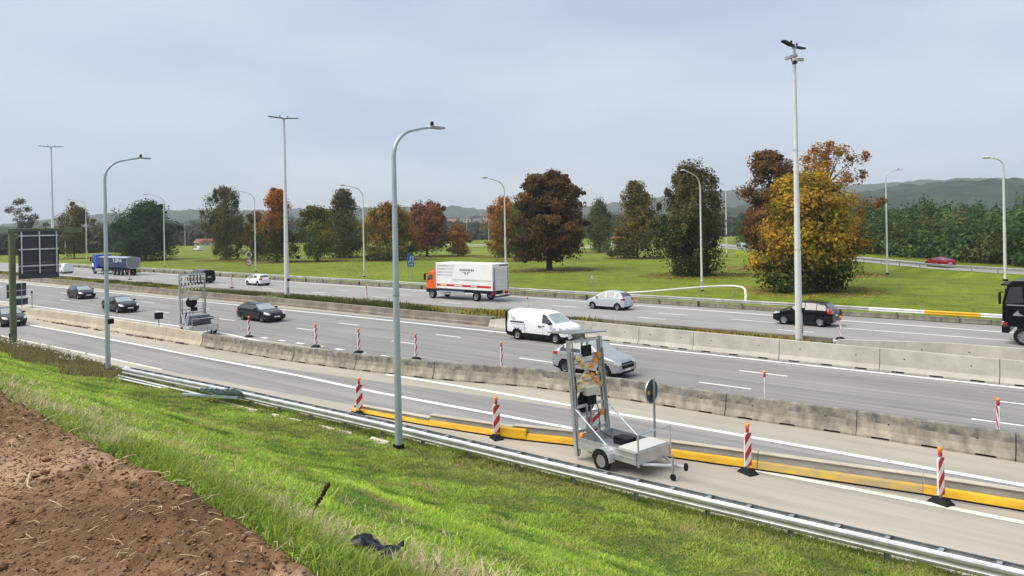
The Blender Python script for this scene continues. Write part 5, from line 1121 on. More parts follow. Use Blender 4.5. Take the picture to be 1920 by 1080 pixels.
# ---- black lorry entering at the right edge
bt = empty('lorry', (.15, 52.9, 0), math.pi); tag(bt, 'black lorry cab entering the photo at the right edge', 'truck')
P_BT = paint('lorry_black', (.003, .003, .006), .16)
cab(bt, P_BT, 4.2, 6.45, 2.5, 1.05, 3.78, P_BT)
MB().box(-6, 5.8, -.5, .5, .8, 1.1).build('chassis', M_DARK, bt)
MB().cbox(4.6, 5.0, -1.27, 1.27, 1.1, 3.0, .05).build('side_fairing', P_BT, bt)
for sd in (-1, 1):
    y = sd * 1.262
    MB().box(5.0, 6.2, min(y, y + sd * .012), max(y, y + sd * .012), 2.30, 2.36).build('chrome_strip', M_ALLOY, bt)
    MB().prism([(5.9, 1.72), (5.35, 1.72), (5.55, 1.82), (5.70, 2.02), (5.62, 2.04), (5.9, 1.80)], min(y, y + sd * .012), max(y, y + sd * .012), 'y').build('emblem', M_ALLOY, bt)
    MB().box(6.2, 6.42, min(y, y + sd * .012), max(y, y + sd * .012), 1.12, 1.32).build('side_marker', M_LAMPR, bt)
    MB().cbox(2.5, 4.4, min(sd * .7, sd * 1.2), max(sd * .7, sd * 1.2), .5, 1.05, .04).build('side_tank', M_GALV_D, bt)
MB().cbox(-7.0, 4.0, -1.25, 1.25, 1.15, 3.9, .05).build('trailer_box', P_DGREY, bt)
truck_wheels(bt, (5.4, 1.7, -3.2, -4.5), 2.5, .52, .34)

# ================================================================ TREES
def leaf_cards(C, Rr, per, size, colf, center, up=0.15, squash=1.0, droop=0.0, jitter=.45):
    """diamond leaf sprays filling clumps (centres C, radii Rr)"""
    n = len(C) * per; idx = np.repeat(np.arange(len(C)), per)
    d = RNG.normal(size=(n, 3)); d /= np.linalg.norm(d, axis=1)[:, None]; rad = RNG.random(n) ** 0.45
    off = d * (rad * Rr[idx])[:, None]; off[:, 2] *= squash
    if droop: off[:, 2] -= droop * Rr[idx] * RNG.random(n) ** 1.5 * 1.6
    P = C[idx] + off
    out_ = P - center; out_ /= np.linalg.norm(out_, axis=1)[:, None] + 1e-6
    nrm = d * .55 + out_ * .45 + RNG.normal(size=(n, 3)) * jitter; nrm[:, 2] += up; nrm /= np.linalg.norm(nrm, axis=1)[:, None]
    a = np.cross(nrm, RNG.normal(size=(n, 3))); a /= np.linalg.norm(a, axis=1)[:, None] + 1e-9; b = np.cross(nrm, a)
    s = size * (.55 + .9 * RNG.random(n)); a *= (s * .62)[:, None]; b *= s[:, None]
    V = np.stack([P - b, P + a - b * .1, P + b, P - a - b * .1], 1).reshape(-1, 3); F = np.arange(n * 4).reshape(n, 4)
    c = colf(P, rad, idx); return V, F, np.repeat(np.clip(c, .002, 1), 4, axis=0)
def mixcol(cols, w_=None):
    cols = np.array(cols, float)
    def f(n): 
        k = RNG.choice(len(cols), n, p=w_); return cols[k]
    return f
def crown_points(n, H, z0, Rx, shape, top_tilt=(0, 0), lump=.28, shell=.55):
    """clump centres inside an envelope: shape(t) gives relative radius for t=0 (crown foot) .. 1 (top)"""
    t = RNG.random(n) ** .85; th = RNG.random(n) * 2 * math.pi
    wv = 1 + lump * (np.sin(th * 3 + t * 7 + RNG.random() * 6) * .5 + np.sin(th * 5 - t * 11 + RNG.random() * 6) * .35)
    rr = shape(t) * Rx * wv * (shell + (1 - shell) * RNG.random(n)) * np.where(RNG.random(n) < .25, RNG.random(n), 1)
    z = z0 + t * (H - z0)
    return np.stack([rr * np.cos(th) + top_tilt[0] * t, rr * np.sin(th) + top_tilt[1] * t, z], -1), t
def tree(name, label, loc, H, Rx, z0, shape, colors, clumps=90, per=90, size=.34, cr=.16, droop=0.0, squash=.8, top=None, top_h=.6, low=None, low_h=.25, bark=M_BARK, trunk_r=.22, shell=.55, lump=.28, group=None, limbs=16, wood=.0, wisps=0, tilt=(0, 0), vary=.35):
    root = empty(name, loc, random.random() * 6); tag(root, label, 'tree', group)
    size *= .54; per = int(per * 1.75); Rx *= .90; lump = max(lump, .42); wisps = max(wisps, clumps // 3)
    C, t = crown_points(clumps, H - cr * Rx * .6, z0, Rx, shape, tilt, lump, shell)
    Rr = cr * Rx * (2.0 + 1.6 * RNG.random(clumps)) * (1.15 - .35 * t)
    if wisps:
        k = wisps; Wp = C[RNG.choice(clumps, k)].copy(); Wp[:, :2] *= 1.10 + .28 * RNG.random((k, 1)); Wp[:, 2] += RNG.normal(size=k) * .4; C = np.concatenate([C, Wp]); Rr = np.concatenate([Rr, cr * Rx * (.7 + .6 * RNG.random(k))]); t = np.concatenate([t, np.clip((Wp[:, 2] - z0) / (H - z0), 0, 1)])
    base = mixcol(colors); ctint = 1 + vary * (RNG.random(len(C)) - .5) * 1.6
    cc = base(len(C))
    def colf(P, rad, idx):
        n = len(P); c = .6 * cc[idx] + .4 * base(n); h = np.clip(P[:, 2] / H, 0, 1); h2 = h + RNG.normal(size=n) * .07 + .10 * np.sin(idx * 1.7)
        if top is not None: m_ = smoothstep(top_h - .10, top_h + .10, h2)[:, None]; c = c * (1 - m_) + np.array(top)[RNG.integers(0, len(top), n)] * m_
        if low is not None: m_ = (1 - smoothstep(low_h - .08, low_h + .10, h2))[:, None]; c = c * (1 - m_) + np.array(low)[RNG.integers(0, len(low), n)] * m_
        return c * ctint[idx][:, None] * (.8 + .4 * RNG.random(n))[:, None] * np.array([1.72, 1.66, 1.18])
    ctr = np.array([0, 0, z0 + (H - z0) * .42])
    V, F, c = leaf_cards(C, Rr, per, size, colf, ctr, droop=droop, squash=squash)
    V[:, 2] = np.maximum(V[:, 2], .05)
    o = nmesh('crown', V, F, M_LEAF, c); o.parent = root
    tb = MB(); zt = H * .86; bx, by = random.uniform(-.3, .3), random.uniform(-.3, .3)
    tb.tube([(0, 0, -.4), (0, 0, .3), (bx * .3, by * .3, zt * .35), (bx, by, zt * .7), (bx + tilt[0] * .8, by + tilt[1] * .8, zt)], [trunk_r * 1.5, trunk_r * 1.1, trunk_r * .8, trunk_r * .45, .04], 8)
    tb.build('trunk', bark, root, smooth=True)
    lb = MB()
    for k in RNG.choice(len(C), min(limbs, len(C)), replace=False):
        p = C[k]; zs = max(z0 * .6 + .3, min(zt * .8, p[2] - .45 * math.hypot(p[0], p[1]))); f_ = zs / zt
        s0 = Vector((bx * f_, by * f_, zs)); mid = s0.lerp(Vector(p), .55) + Vector((0, 0, .25 * random.random())); r_ = trunk_r * (.42 - .25 * f_)
        lb.tube([s0, mid, Vector(p)], [r_, r_ * .6, .02], 5)
    lb.build('limb', bark, root)
    return root
egg = lambda t: np.sqrt(np.clip(1 - (np.abs(t - .42) / np.where(t > .42, .60, .50)) ** 2.2, .02, 1))
dome = lambda t: np.sqrt(np.clip(1 - (np.abs(t - .30) / np.where(t > .30, .72, .42)) ** 2.4, .02, 1))
cone = lambda t: np.clip(1.06 - t, .06, 1) ** .62 * np.clip(.72 + t * 1.5, 0, 1)
colm = lambda t: np.clip(np.sin(np.clip(t * .93 + .07, 0, 1) * math.pi) ** .5, .12, 1) * (1 - .35 * t)
OLIVE = [(.072, .076, .038), (.092, .088, .045), (.056, .064, .033), (.10, .082, .042)]
DKGREEN = [(.020, .042, .020), (.028, .055, .024), (.016, .034, .016)]
BROWN = [(.085, .045, .024), (.065, .033, .020), (.115, .060, .028), (.048, .026, .016)]
RUST = [(.16, .060, .018), (.20, .085, .02), (.12, .045, .018)]
ORANGE = [(.33, .105, .015), (.26, .075, .015), (.38, .15, .02)]
GOLD = [(.32, .19, .016), (.25, .165, .016), (.38, .22, .025), (.14, .13, .018), (.19, .155, .018), (.11, .12, .02)]
GREEN = [(.045, .085, .018), (.06, .10, .022), (.035, .065, .016)]
OLGOLD = [(.17, .11, .022), (.12, .095, .022), (.22, .12, .02), (.08, .075, .02)]
gT = 'autumn trees on the meadow'
tree('oak', 'brownish tree half behind the left lamp post, left of the dark green tree', (-236, 81, 0), 15.5, 5.2, 2.0, egg, OLIVE + BROWN[:1], 70, 80, .42, group=gT)
tree('oak', 'dense dark green rounded tree behind the blue tipper', (-197, 84.5, 0), 15.0, 8.0, .6, dome, DKGREEN, 120, 110, .42, cr=.15, group=gT, low=DKGREEN, vary=.25)
tree('birch', 'tall grey-olive birch with two feathery tops, left of the signs', (-172, 93.0, 0), 18.2, 4.8, .8, egg, OLIVE, 105, 90, .36, cr=.13, droop=.6, squash=1.1, shell=.4, wisps=50, bark=M_BARK_B, group=gT, lump=.5)
tree('shrub', 'dull brown bushy tree beside the grey-olive birch', (-159.5, 93.8, 0), 11.6, 3.4, .4, egg, BROWN + OLIVE[:1], 55, 80, .36, group=gT, vary=.2)
tree('maple', 'orange-topped maple with dark green lower half behind the median pole', (-148.5, 92.5, 0), 16.4, 4.7, .4, cone, OLGOLD + RUST, 110, 95, .38, cr=.15, top=ORANGE + RUST, top_h=.62, low=DKGREEN + GREEN[:1], low_h=.40, group=gT)
tree('maple', 'green-olive tree right of the orange-topped maple', (-141.0, 98.0, 0), 12.3, 4.3, .5, egg, OLGOLD[1:] + GREEN, 80, 85, .38, low=GREEN, low_h=.4, group=gT)
tree('birch', 'dark olive tree with airy top, left of the orange-olive round tree', (-150, 112.0, 0), 16.8, 6.2, 1.6, cone, OLIVE + DKGREEN[:1], 115, 85, .42, cr=.14, droop=.4, wisps=40, group=gT, low=GREEN + OLIVE, low_h=.42)
tree('maple', 'orange-olive round tree left of the blue sign', (-128.2, 108, 0), 12.4, 5.9, .5, dome, OLGOLD, 115, 90, .40, cr=.15, low=OLIVE + GREEN, low_h=.28, group=gT)
tree('cherry', 'red-brown tree with a visible trunk above the blue sign', (-134, 125, 0), 13.8, 5.4, 1.6, egg, [(.14, .055, .034), (.10, .042, .028), (.17, .072, .04)], 105, 85, .40, cr=.14, trunk_r=.3, group=gT)
tree('shrub', 'small orange-brown rounded bush right of the red-brown tree', (-128, 129.8, 0), 8.1, 2.9, .2, dome, [(.22, .10, .03), (.17, .085, .03), (.26, .13, .04)], 45, 80, .34, group=gT)
tree('maple', 'orange tree left of the big brown chestnut', (-113, 130, 0), 14.0, 4.4, 1.2, egg, [(.22, .095, .02), (.17, .08, .02), (.26, .13, .03)], 80, 80, .42, group=gT, low=OLGOLD, low_h=.35)
tree('maple', 'green tree squeezed between the orange tree and the big brown chestnut', (-97.5, 119, 0), 12.6, 4.4, .6, egg, GREEN + OLGOLD[1:2], 75, 80, .40, group=gT, low=DKGREEN, low_h=.3)
tree('chestnut', 'big dark brown chestnut tree with a thick bare trunk, centre of the meadow', (-73.6, 95.7, 0), 16.4, 5.8, 2.6, dome, [(.080, .045, .026), (.060, .034, .021), (.108, .062, .034), (.042, .025, .018), (.095, .064, .030)], 190, 105, .46, cr=.11, trunk_r=.5, squash=.5, droop=.25, group=gT, low=[(.05, .026, .018), (.07, .036, .02)], low_h=.30, vary=.5, limbs=26)
tree('willow', 'grey-green weeping tree just right of the big brown chestnut', (-110, 165, 0), 13.6, 4.0, 1.4, colm, [(.075, .10, .055), (.06, .085, .045)], 70, 90, .40, cr=.16, droop=1.3, squash=1.3, group=gT)
tree('birch', 'olive and orange tree with an airy pale top, left of the olive birch', (-80.5, 135, 0), 16.0, 5.6, .4, cone, OLGOLD + OLIVE, 110, 85, .40, cr=.14, top=OLIVE + [(.13, .11, .05)], top_h=.74, low=DKGREEN + OLIVE, low_h=.26, wisps=45, group=gT)
tree('birch', 'big dark olive weeping birch behind the far lamp post, right of centre', (-47.3, 94.0, 0), 15.6, 4.35, .6, egg, [(.066, .070, .033), (.082, .078, .038), (.054, .060, .029), (.092, .076, .038)], 150, 95, .32, cr=.12, droop=.9, squash=1.25, shell=.45, wisps=60, group=gT, low=DKGREEN + OLIVE[:1], low_h=.45)
tree('chestnut', 'brown chestnut left behind the yellow maple', (-43.5, 113, .2), 18.0, 4.9, 1.4, egg, [(.11, .052, .022), (.085, .04, .02), (.14, .07, .028)], 130, 85, .40, cr=.13, top=[(.085, .048, .024), (.11, .065, .03)], top_h=.68, group=gT, low=BROWN, low_h=.3, wisps=30)
tree('maple', 'half-bare orange tree rising behind the yellow maple', (-32.0, 103, .2), 17.6, 5.4, 4.0, egg, [(.20, .105, .035), (.15, .085, .035), (.26, .14, .03)], 60, 46, .32, cr=.12, trunk_r=.30, limbs=58, wisps=50, group=gT)
tree('maple', 'broad golden-yellow maple with dark green foot beside the tall pole', (-26.6, 79.6, 0), 12.2, 5.2, .3, dome, GOLD, 190, 110, .33, cr=.13, low=DKGREEN + [(.06, .07, .015)], low_h=.24, group=gT, vary=.45, squash=.75)
tree('oak', 'small faint grey tree top far behind the gantry arm', (-330, 95, 0), 21, 5, 5, egg, [(.07, .07, .06)], 34, 60, .5, group=None)

# ---- wood behind the loop road, far hedges (one mass each)
def mass(name, pts, label, cat, colors, size, per, cr, seedcols=None):
    Cs = np.array([p[:3] for p in pts]); Rr = np.array([p[3] for p in pts]); base = mixcol(colors); cc = base(len(Cs)); tint = .7 + .6 * RNG.random(len(Cs))
    V, F, c = leaf_cards(Cs, Rr, per, size, lambda P, rad, idx: (.7 * cc[idx] + .3 * base(len(P))) * tint[idx][:, None] * (.8 + .4 * RNG.random(len(P)))[:, None], Cs.mean(0) - np.array([0, 0, 30]), up=.25)
    o = nmesh(name, V, F, M_LEAF, c); stuff(o, label, cat); return o
WOODG = [(.052, .105, .040), (.040, .088, .036), (.072, .125, .040), (.10, .145, .040), (.13, .125, .042)]
pts = []; fr = offs(-9.0)
for i in range(64):
    bx_, by_ = fr[i]
    for depth in np.arange(0, 34, 3.2):
        hh = 5.9 + 5.0 * vnoise(i * .47, depth * .23) + 2.4 * vnoise(i * 1.3 + 9, depth * .6) + depth * .03; nx_, ny_ = -_n[i]
        for k in range(5 if depth < 4 else 2):
            z = hh * ((k + .5) / 5 if depth < 4 else 1 - .22 * k); pts.append((bx_ + nx_ * (depth + .6 * random.random()) + random.gauss(0, 1.1), by_ + ny_ * depth + random.gauss(0, 1.1), .8 + z + random.gauss(0, .5), 1.1 + 1.5 * random.random()))
mass('wood', pts, 'dense dark green wood behind the loop road at the right', 'wood', WOODG, .32, 72, 1)
pts = []
def hedge(az0, az1, d, h, step, seed, back=25):
    a = az0
    while a < az1:
        hh = .8 * h * (.72 + .75 * abs(float(fbm(a * .9 + seed, seed * 1.0, 2))) * 1.6)
        for k in range(5):
            dd = d + random.uniform(-back, back); pts.append((dd * math.cos(R(a)), dd * math.sin(R(a)), hh * (k + .4) / 5 - .3, h * (.20 + .14 * random.random())))
        a += step * random.uniform(.6, 1.4)
hedge(156, 173, 330, 9.5, .42, 1.0); hedge(150, 157, 420, 8, .5, 2.0); hedge(146, 157, 520, 11, .4, 2.5, 40); hedge(126, 147, 470, 9, .36, 4.0, 60); hedge(118, 135, 420, 8, .4, 5.0, 40); hedge(108, 125, 420, 10, .4, 6.0, 40); hedge(128, 137, 620, 13, .32, 8.0, 60); hedge(86, 110, 330, 11, .5, 7.0, 40); hedge(140, 160, 700, 14, .3, 9.0, 60); hedge(110, 130, 680, 14, .3, 10.0, 60)
mass('distant_hedges', pts, 'hazy hedges and copses on the plain before the hills', 'hedge', [(.036, .060, .028), (.046, .072, .032), (.060, .075, .034), (.07, .065, .035)], 1.5, 34, 1)

# ---- far houses
M_WALLW = mat('render_white', (.62, .60, .56), .8); M_ROOFR = mat('roof_red', (.26, .11, .07), .8, noise=.2, nscale=.5); M_ROOFG = mat('roof_grey', (.10, .10, .11), .8)
def house(az, d, z, L, Wd, h, red, label, rz=None):
    loc = (d * math.cos(R(az)), d * math.sin(R(az)), z); root = empty('house', loc, rz if rz is not None else random.uniform(0, 3)); tag(root, label, 'house', 'houses of the distant village')
    L *= .75; Wd *= .8; h *= .75
    MB().box(-L / 2, L / 2, -Wd / 2, Wd / 2, -8, h).build('wall', M_WALLW, root)
    MB().prism([(-Wd / 2 - .5, h), (Wd / 2 + .5, h), (0, h + Wd * .42)], -L / 2 - .4, L / 2 + .4, 'x').build('roof', M_ROOFR if red else M_ROOFG, root)
    for k in range(3): MB().box(-L * .35 + k * L * .3, -L * .35 + k * L * .3 + 1.3, -Wd / 2 - .05, -Wd / 2 + .02, h * .4, h * .75).build('window', M_DARK, root)
HS = [(132.2, 760, 12, 14, 9, 6, 0, 'white village house left of the orange tree, highest on the slope'), (133.0, 700, 8, 12, 8, 5, 0, 'grey-roofed village house above the small orange bush'), (134.0, 720, 10, 13, 9, 6, 0, 'white-walled village house right of the red-brown tree'), (131.6, 640, 5, 15, 9, 5, 0, 'low white farm building left of the orange tree'), (135.0, 690, 7, 12, 8, 6, 1, 'red-roofed village house behind the red-brown tree'), (121.7, 250, -.3, 12, 8, 3.2, 1, 'pinkish low house right of the weeping tree'), (153.0, 400, 0, 11, 6, 1.8, 1, 'long low red-roofed shed left of the grey-olive birch'), (151.6, 480, 0, 14, 8, 4, 0, 'pale house left of the grey-olive birch'), (143.4, 300, 0, 12, 8, 3.2, 1, 'low house glimpsed between the dark olive tree and the round tree'), (164, 480, 4, 14, 9, 5, 0, 'pale house behind the gantry post')]
for a in HS: house(*a)

# ================================================================ GRASS, WEEDS, SOIL LITTER
def blades(P, h, wd, lean, cols, seed_dir=None):
    """single bent blades: two stacked pieces (quad + tip) per blade as 2 faces of 4 (tip collapsed)"""
    n = len(P); th = RNG.random(n) * 2 * math.pi; side = np.stack([np.cos(th), np.sin(th), np.zeros(n)], -1) * (wd / 2)[:, None]
    ph = RNG.random(n) * 2 * math.pi; ld = np.stack([np.cos(ph), np.sin(ph), np.zeros(n)], -1) * (lean * h)[:, None]
    up = np.zeros((n, 3)); up[:, 2] = 1
    b = P; m_ = P + up * (h * .6)[:, None] + ld * .4; t_ = P + up * (h * np.sqrt(np.clip(1 - .5 * lean ** 2, .2, 1)))[:, None] + ld
    V = np.stack([b - side, b + side, m_ + side * .75, m_ - side * .75, t_], 1).reshape(-1, 3); k = np.arange(n) * 5
    F = np.concatenate([np.stack([k, k + 1, k + 2], -1), np.stack([k, k + 2, k + 3], -1), np.stack([k + 3, k + 2, k + 4], -1)])
    return V, F, np.repeat(cols, 5, axis=0)
def scatter(n, x0, x1, y0, y1, zf, dens=None):
    x = x0 + (x1 - x0) * RNG.random(n); y = y0 + (y1 - y0) * RNG.random(n)
    if dens is not None: k = RNG.random(n) < dens(x, y); x, y = x[k], y[k]
    z = zf(x, y); k = visible(x, y, z); return np.stack([x[k], y[k], z[k]], -1)
def dist(P): return np.sqrt(P[:, 0] ** 2 + P[:, 1] ** 2 + (P[:, 2] - EYE) ** 2)
LAWN = np.array([(.35, .50, .028), (.27, .43, .028), (.44, .57, .038), (.20, .34, .028), (.48, .54, .06), (.46, .43, .10)])
def lawn_col(P):
    n = len(P); a = fbm(P[:, 0] * .35, P[:, 1] * .5, 3); b = fbm(P[:, 0] * 1.7 + 40, P[:, 1] * 1.7, 3)
    c = .92 * np.array([.88, .94, 1.5]) * LAWN[RNG.integers(0, len(LAWN), n)] * (1 + .5 * a[:, None] + .75 * b[:, None]) * np.where(b[:, None] < -.16, np.array([.72, .86, 1.0]), 1)
    dp = smoothstep(.30, .52, fbm(P[:, 0] * .9 + 11, P[:, 1] * .9 + 5, 3))[:, None]; c = c * (1 - .7 * dp) + np.array([.50, .43, .20]) * .7 * dp
    y = P[:, 1]; foot = smoothstep(1.3, .3, P[:, 2])[:, None] * np.clip(.62 + 1.2 * fbm(P[:, 0] * .4, y * .7 + 8, 2), .1, 1)[:, None]; straw = np.array([.36, .31, .12]) * (.7 + .6 * RNG.random((n, 1)))
    c = c * (1 - foot * .6) + straw * foot * .6
    tr = (smoothstep(.55, 0, np.abs(y - (9.0 + .02 * P[:, 0]))) * .28 + smoothstep(.4, 0, np.abs(y - 7.2)) * .12)[:, None]
    return np.clip(c * (1 + tr * np.array([1.0, .8, .2])), .005, 1)
near_d = lambda x, y: np.clip((9.0 / np.maximum(np.hypot(x, y), 5)) ** 1.15, .10, 1)
P1 = scatter(1150000, -52, 4, 2.3, 19.0, emb, lambda x, y: near_d(x, y) * (emb(x, y) > .03) * (y > field_edge(x) - .02))
d1 = dist(P1); h1 = (.035 + .065 * RNG.random(len(P1)) ** 1.4) * np.clip(1 + 1.5 * fbm(P1[:, 0] * 1.7 + 40, P1[:, 1] * 1.7, 3), .35, 2.2) + .0012 * d1
h1 *= .72 + .75 * smoothstep(.8, .2, P1[:, 2]) * np.clip(.5 + 1.5 * fbm(P1[:, 0] * .6, P1[:, 1] * .6 + 3, 2), 0, 1)
V, F, c = blades(P1, h1, .006 + .0011 * d1, .4 + .95 * RNG.random(len(P1)), lawn_col(P1))
o = nmesh('grass', V, F, M_GRASS, c); stuff(o, 'mown green grass covering the bank', 'grass')
# rank dry grass along the edge of the field
P2 = scatter(520000, -45, 3, 2.15, 5.2, emb, lambda x, y: (y > field_edge(x) - .04 + .08 * vnoise(x * 5, y * 5)) * np.clip(.02 + np.exp(-((y - 2.85 - .5 * fbm(x * .6, y * 0 + 1, 3)) / (.50 + .40 * fbm(x * .9 + 7, y * 0, 2))) ** 2) * np.clip((8.0 / np.maximum(np.hypot(x, y), 3.5)) ** 1.2, .12, 1) * np.clip(.55 + 1.5 * fbm(x * .8, y * .9, 3), .05, 1), 0, 1))
P2 = P2[np.hypot(P2[:, 0] + 3.68, P2[:, 1] - 2.94) > .19]; n2 = len(P2); d2 = dist(P2); dry = smoothstep(-.10, .16, .8 * fbm(P2[:, 0] * .8 + 5, P2[:, 1] * .9, 3) + .55 * (P2[:, 1] - 3.0))[:, None] * (RNG.random((n2, 1)) < .8)
cD = np.array([(.62, .52, .32), (.74, .64, .42), (.48, .41, .24)])[RNG.integers(0, 3, n2)]; cG = np.array([(.24, .33, .05), (.19, .27, .045), (.32, .39, .07)])[RNG.integers(0, 3, n2)]
V, F, c = blades(P2, (.04 + .125 * RNG.random(n2) ** 1.8) * (1 + .9 * fbm(P2[:, 0] * 1.1, P2[:, 1] * 1.1, 2)), .005 + .0010 * d2, .5 + .75 * RNG.random(n2), cG * (1 - dry) + cD * dry)
o = nmesh('dry_grass', V, F, M_GRASS, c); stuff(o, 'tall dry straw-coloured grass along the edge of the bare field', 'grass')
# brown weeds at the left foot of the bank, with white flower heads
P3 = scatter(90000, -100, -38, 12.2, 16.6, emb, lambda x, y: np.clip(.25 + .9 * fbm(x * .3, y * .5, 3) + .15 * (y - 14), 0, 1))
n3 = len(P3); c3 = np.array([(.25, .20, .10), (.17, .14, .075), (.22, .25, .06), (.33, .26, .14), (.14, .11, .07)])[RNG.integers(0, 5, n3)]
V, F, c = blades(P3, .12 + .34 * RNG.random(n3) ** 1.8, np.full(n3, .035), .3 + .5 * RNG.random(n3), c3)
P4 = P3[RNG.choice(n3, 420)]; P4 = P4[(fbm(P4[:, 0] * .25, P4[:, 1] * .4, 2) > -.02)]; h4 = .38 + .22 * RNG.random(len(P4)); Q = P4 + np.stack([np.zeros(len(P4))] * 2 + [h4], -1)
V2, F2, c2 = leaf_cards(Q, np.full(len(Q), .07), 3, .06, lambda P, r_, i: np.tile(np.array([.62, .60, .54]), (len(P), 1)), Q.mean(0) - np.array([0, 0, 9]), up=.8)
F2t = np.concatenate([F2[:, [0, 1, 2]], F2[:, [0, 2, 3]]]) + len(V)
o = nmesh('weeds', np.concatenate([V, V2]), np.concatenate([F, F2t]), M_GRASS, np.concatenate([c, c2])); stuff(o, 'brown weeds with white flower heads at the left foot of the bank', 'weeds')
# planting in the median
def med_pts(n):
    x = -185 + 172 * RNG.random(n); mn = np.interp(x, [p[0] for p in MN] + [-13.3], [p[1] for p in MN] + [41.2]); mf = np.interp(x, [p[0] for p in MF], [p[1] for p in MF])
    y = mn + .25 + (mf - mn - .45) * RNG.random(n); return np.stack([x, y, np.full(n, .56)], -1)
P5 = med_pts(60000); k = fbm(P5[:, 0] * .22, P5[:, 1] * .6, 3); P5 = P5[RNG.random(len(P5)) < np.clip(.35 + 1.6 * k, .04, 1)]; n5 = len(P5); k = fbm(P5[:, 0] * .16 + 30, P5[:, 1] * .3, 2)[:, None]
yel = (k > .10) & (RNG.random((n5, 1)) < .6); c5 = np.where(yel, np.array([.42, .34, .03]), np.array([(.09, .13, .03), (.07, .11, .025), (.13, .14, .04), (.12, .10, .05)])[RNG.integers(0, 4, n5)])
big = smoothstep(.12, .3, fbm(P5[:, 0] * .11 + 3, P5[:, 1] * 0 + 2, 2))
V, F, c = blades(P5, (.09 + .15 * RNG.random(n5)) * (1 + 1.6 * big), np.full(n5, .075), .3 + .6 * RNG.random(n5), c5)
o = nmesh('median_weeds', V, F, M_GRASS, c); stuff(o, 'green and yellow weeds growing in the old median', 'weeds')
# dirt-line weeds at the foot of the pale barrier
P6 = scatter(9000, -80, -44, 22.0, 23.3, lambda x, y: np.zeros_like(x), lambda x, y: (np.abs(y - np.interp(x, [-80, -46], [21.55, 23.18])) < .10) * np.clip(.5 + fbm(x, y * 0, 2) * 1.8, .05, 1)); n6 = len(P6)
V, F, c = blades(P6, .05 + .12 * RNG.random(n6) ** 2, np.full(n6, .05), .5 + .5 * RNG.random(n6), np.array([(.12, .09, .05), (.09, .08, .035), (.075, .055, .035)])[RNG.integers(0, 3, n6)])
o = nmesh('barrier_weeds', V, F, M_GRASS, c); stuff(o, 'line of brown weeds at the foot of the pale barrier', 'weeds')
# fallen leaves under the trees
LP, LC = [], []
for o in [o for o in bpy.data.objects if o.get('category') == 'tree' and o.get('group') == gT]:
    col = o['label']; rr = 7.5 * np.sqrt(RNG.random(1100)); tt = RNG.random(1100) * 6.283; x = o.location.x + rr * np.cos(tt); y = o.location.y + rr * np.sin(tt)
    LP.append(np.stack([x, y, gz(x, y) + .04], -1)); LC.append(np.array([(.28, .17, .06), (.20, .12, .05), (.34, .22, .08)])[RNG.integers(0, 3, 1100)] * (1.6 if 'yellow' in col else 1.0))
LP = np.concatenate(LP); LC = np.concatenate(LC); k = LP[:, 1] > 62; LP, LC = LP[k], LC[k]; n8 = len(LP)
a = RNG.normal(size=(n8, 3)); a[:, 2] *= .15; a /= np.linalg.norm(a, axis=1)[:, None]; b = np.stack([-a[:, 1], a[:, 0], .15 * RNG.normal(size=n8)], -1); a *= .13; b *= .17
o = nmesh('fallen_leaves', np.stack([LP - a, LP + b, LP + a, LP - b], 1).reshape(-1, 3), np.arange(n8 * 4).reshape(n8, 4), M_LEAF, np.repeat(LC, 4, axis=0)); stuff(o, 'brown fallen leaves on the grass beneath the trees', 'leaves')
# rough tufts on the far meadow
P7 = scatter(50000, -210, 30, 61.5, 120, gz, lambda x, y: np.clip(.35 + fbm(x * .08, y * .08, 2), .05, .9)); n7 = len(P7)
V, F, c = blades(P7, .04 + .06 * RNG.random(n7), np.full(n7, .12), .5 + .5 * RNG.random(n7), np.array([(.28, .36, .03), (.22, .30, .03), (.34, .40, .05), (.33, .31, .08)])[RNG.integers(0, 4, n7)] * (1 + .5 * fbm(P7[:, 0] * .05, P7[:, 1] * .05, 2))[:, None])
o = nmesh('meadow_tufts', V, F, M_GRASS, c); stuff(o, 'tufted grass of the meadow beyond the far carriageway', 'grass')

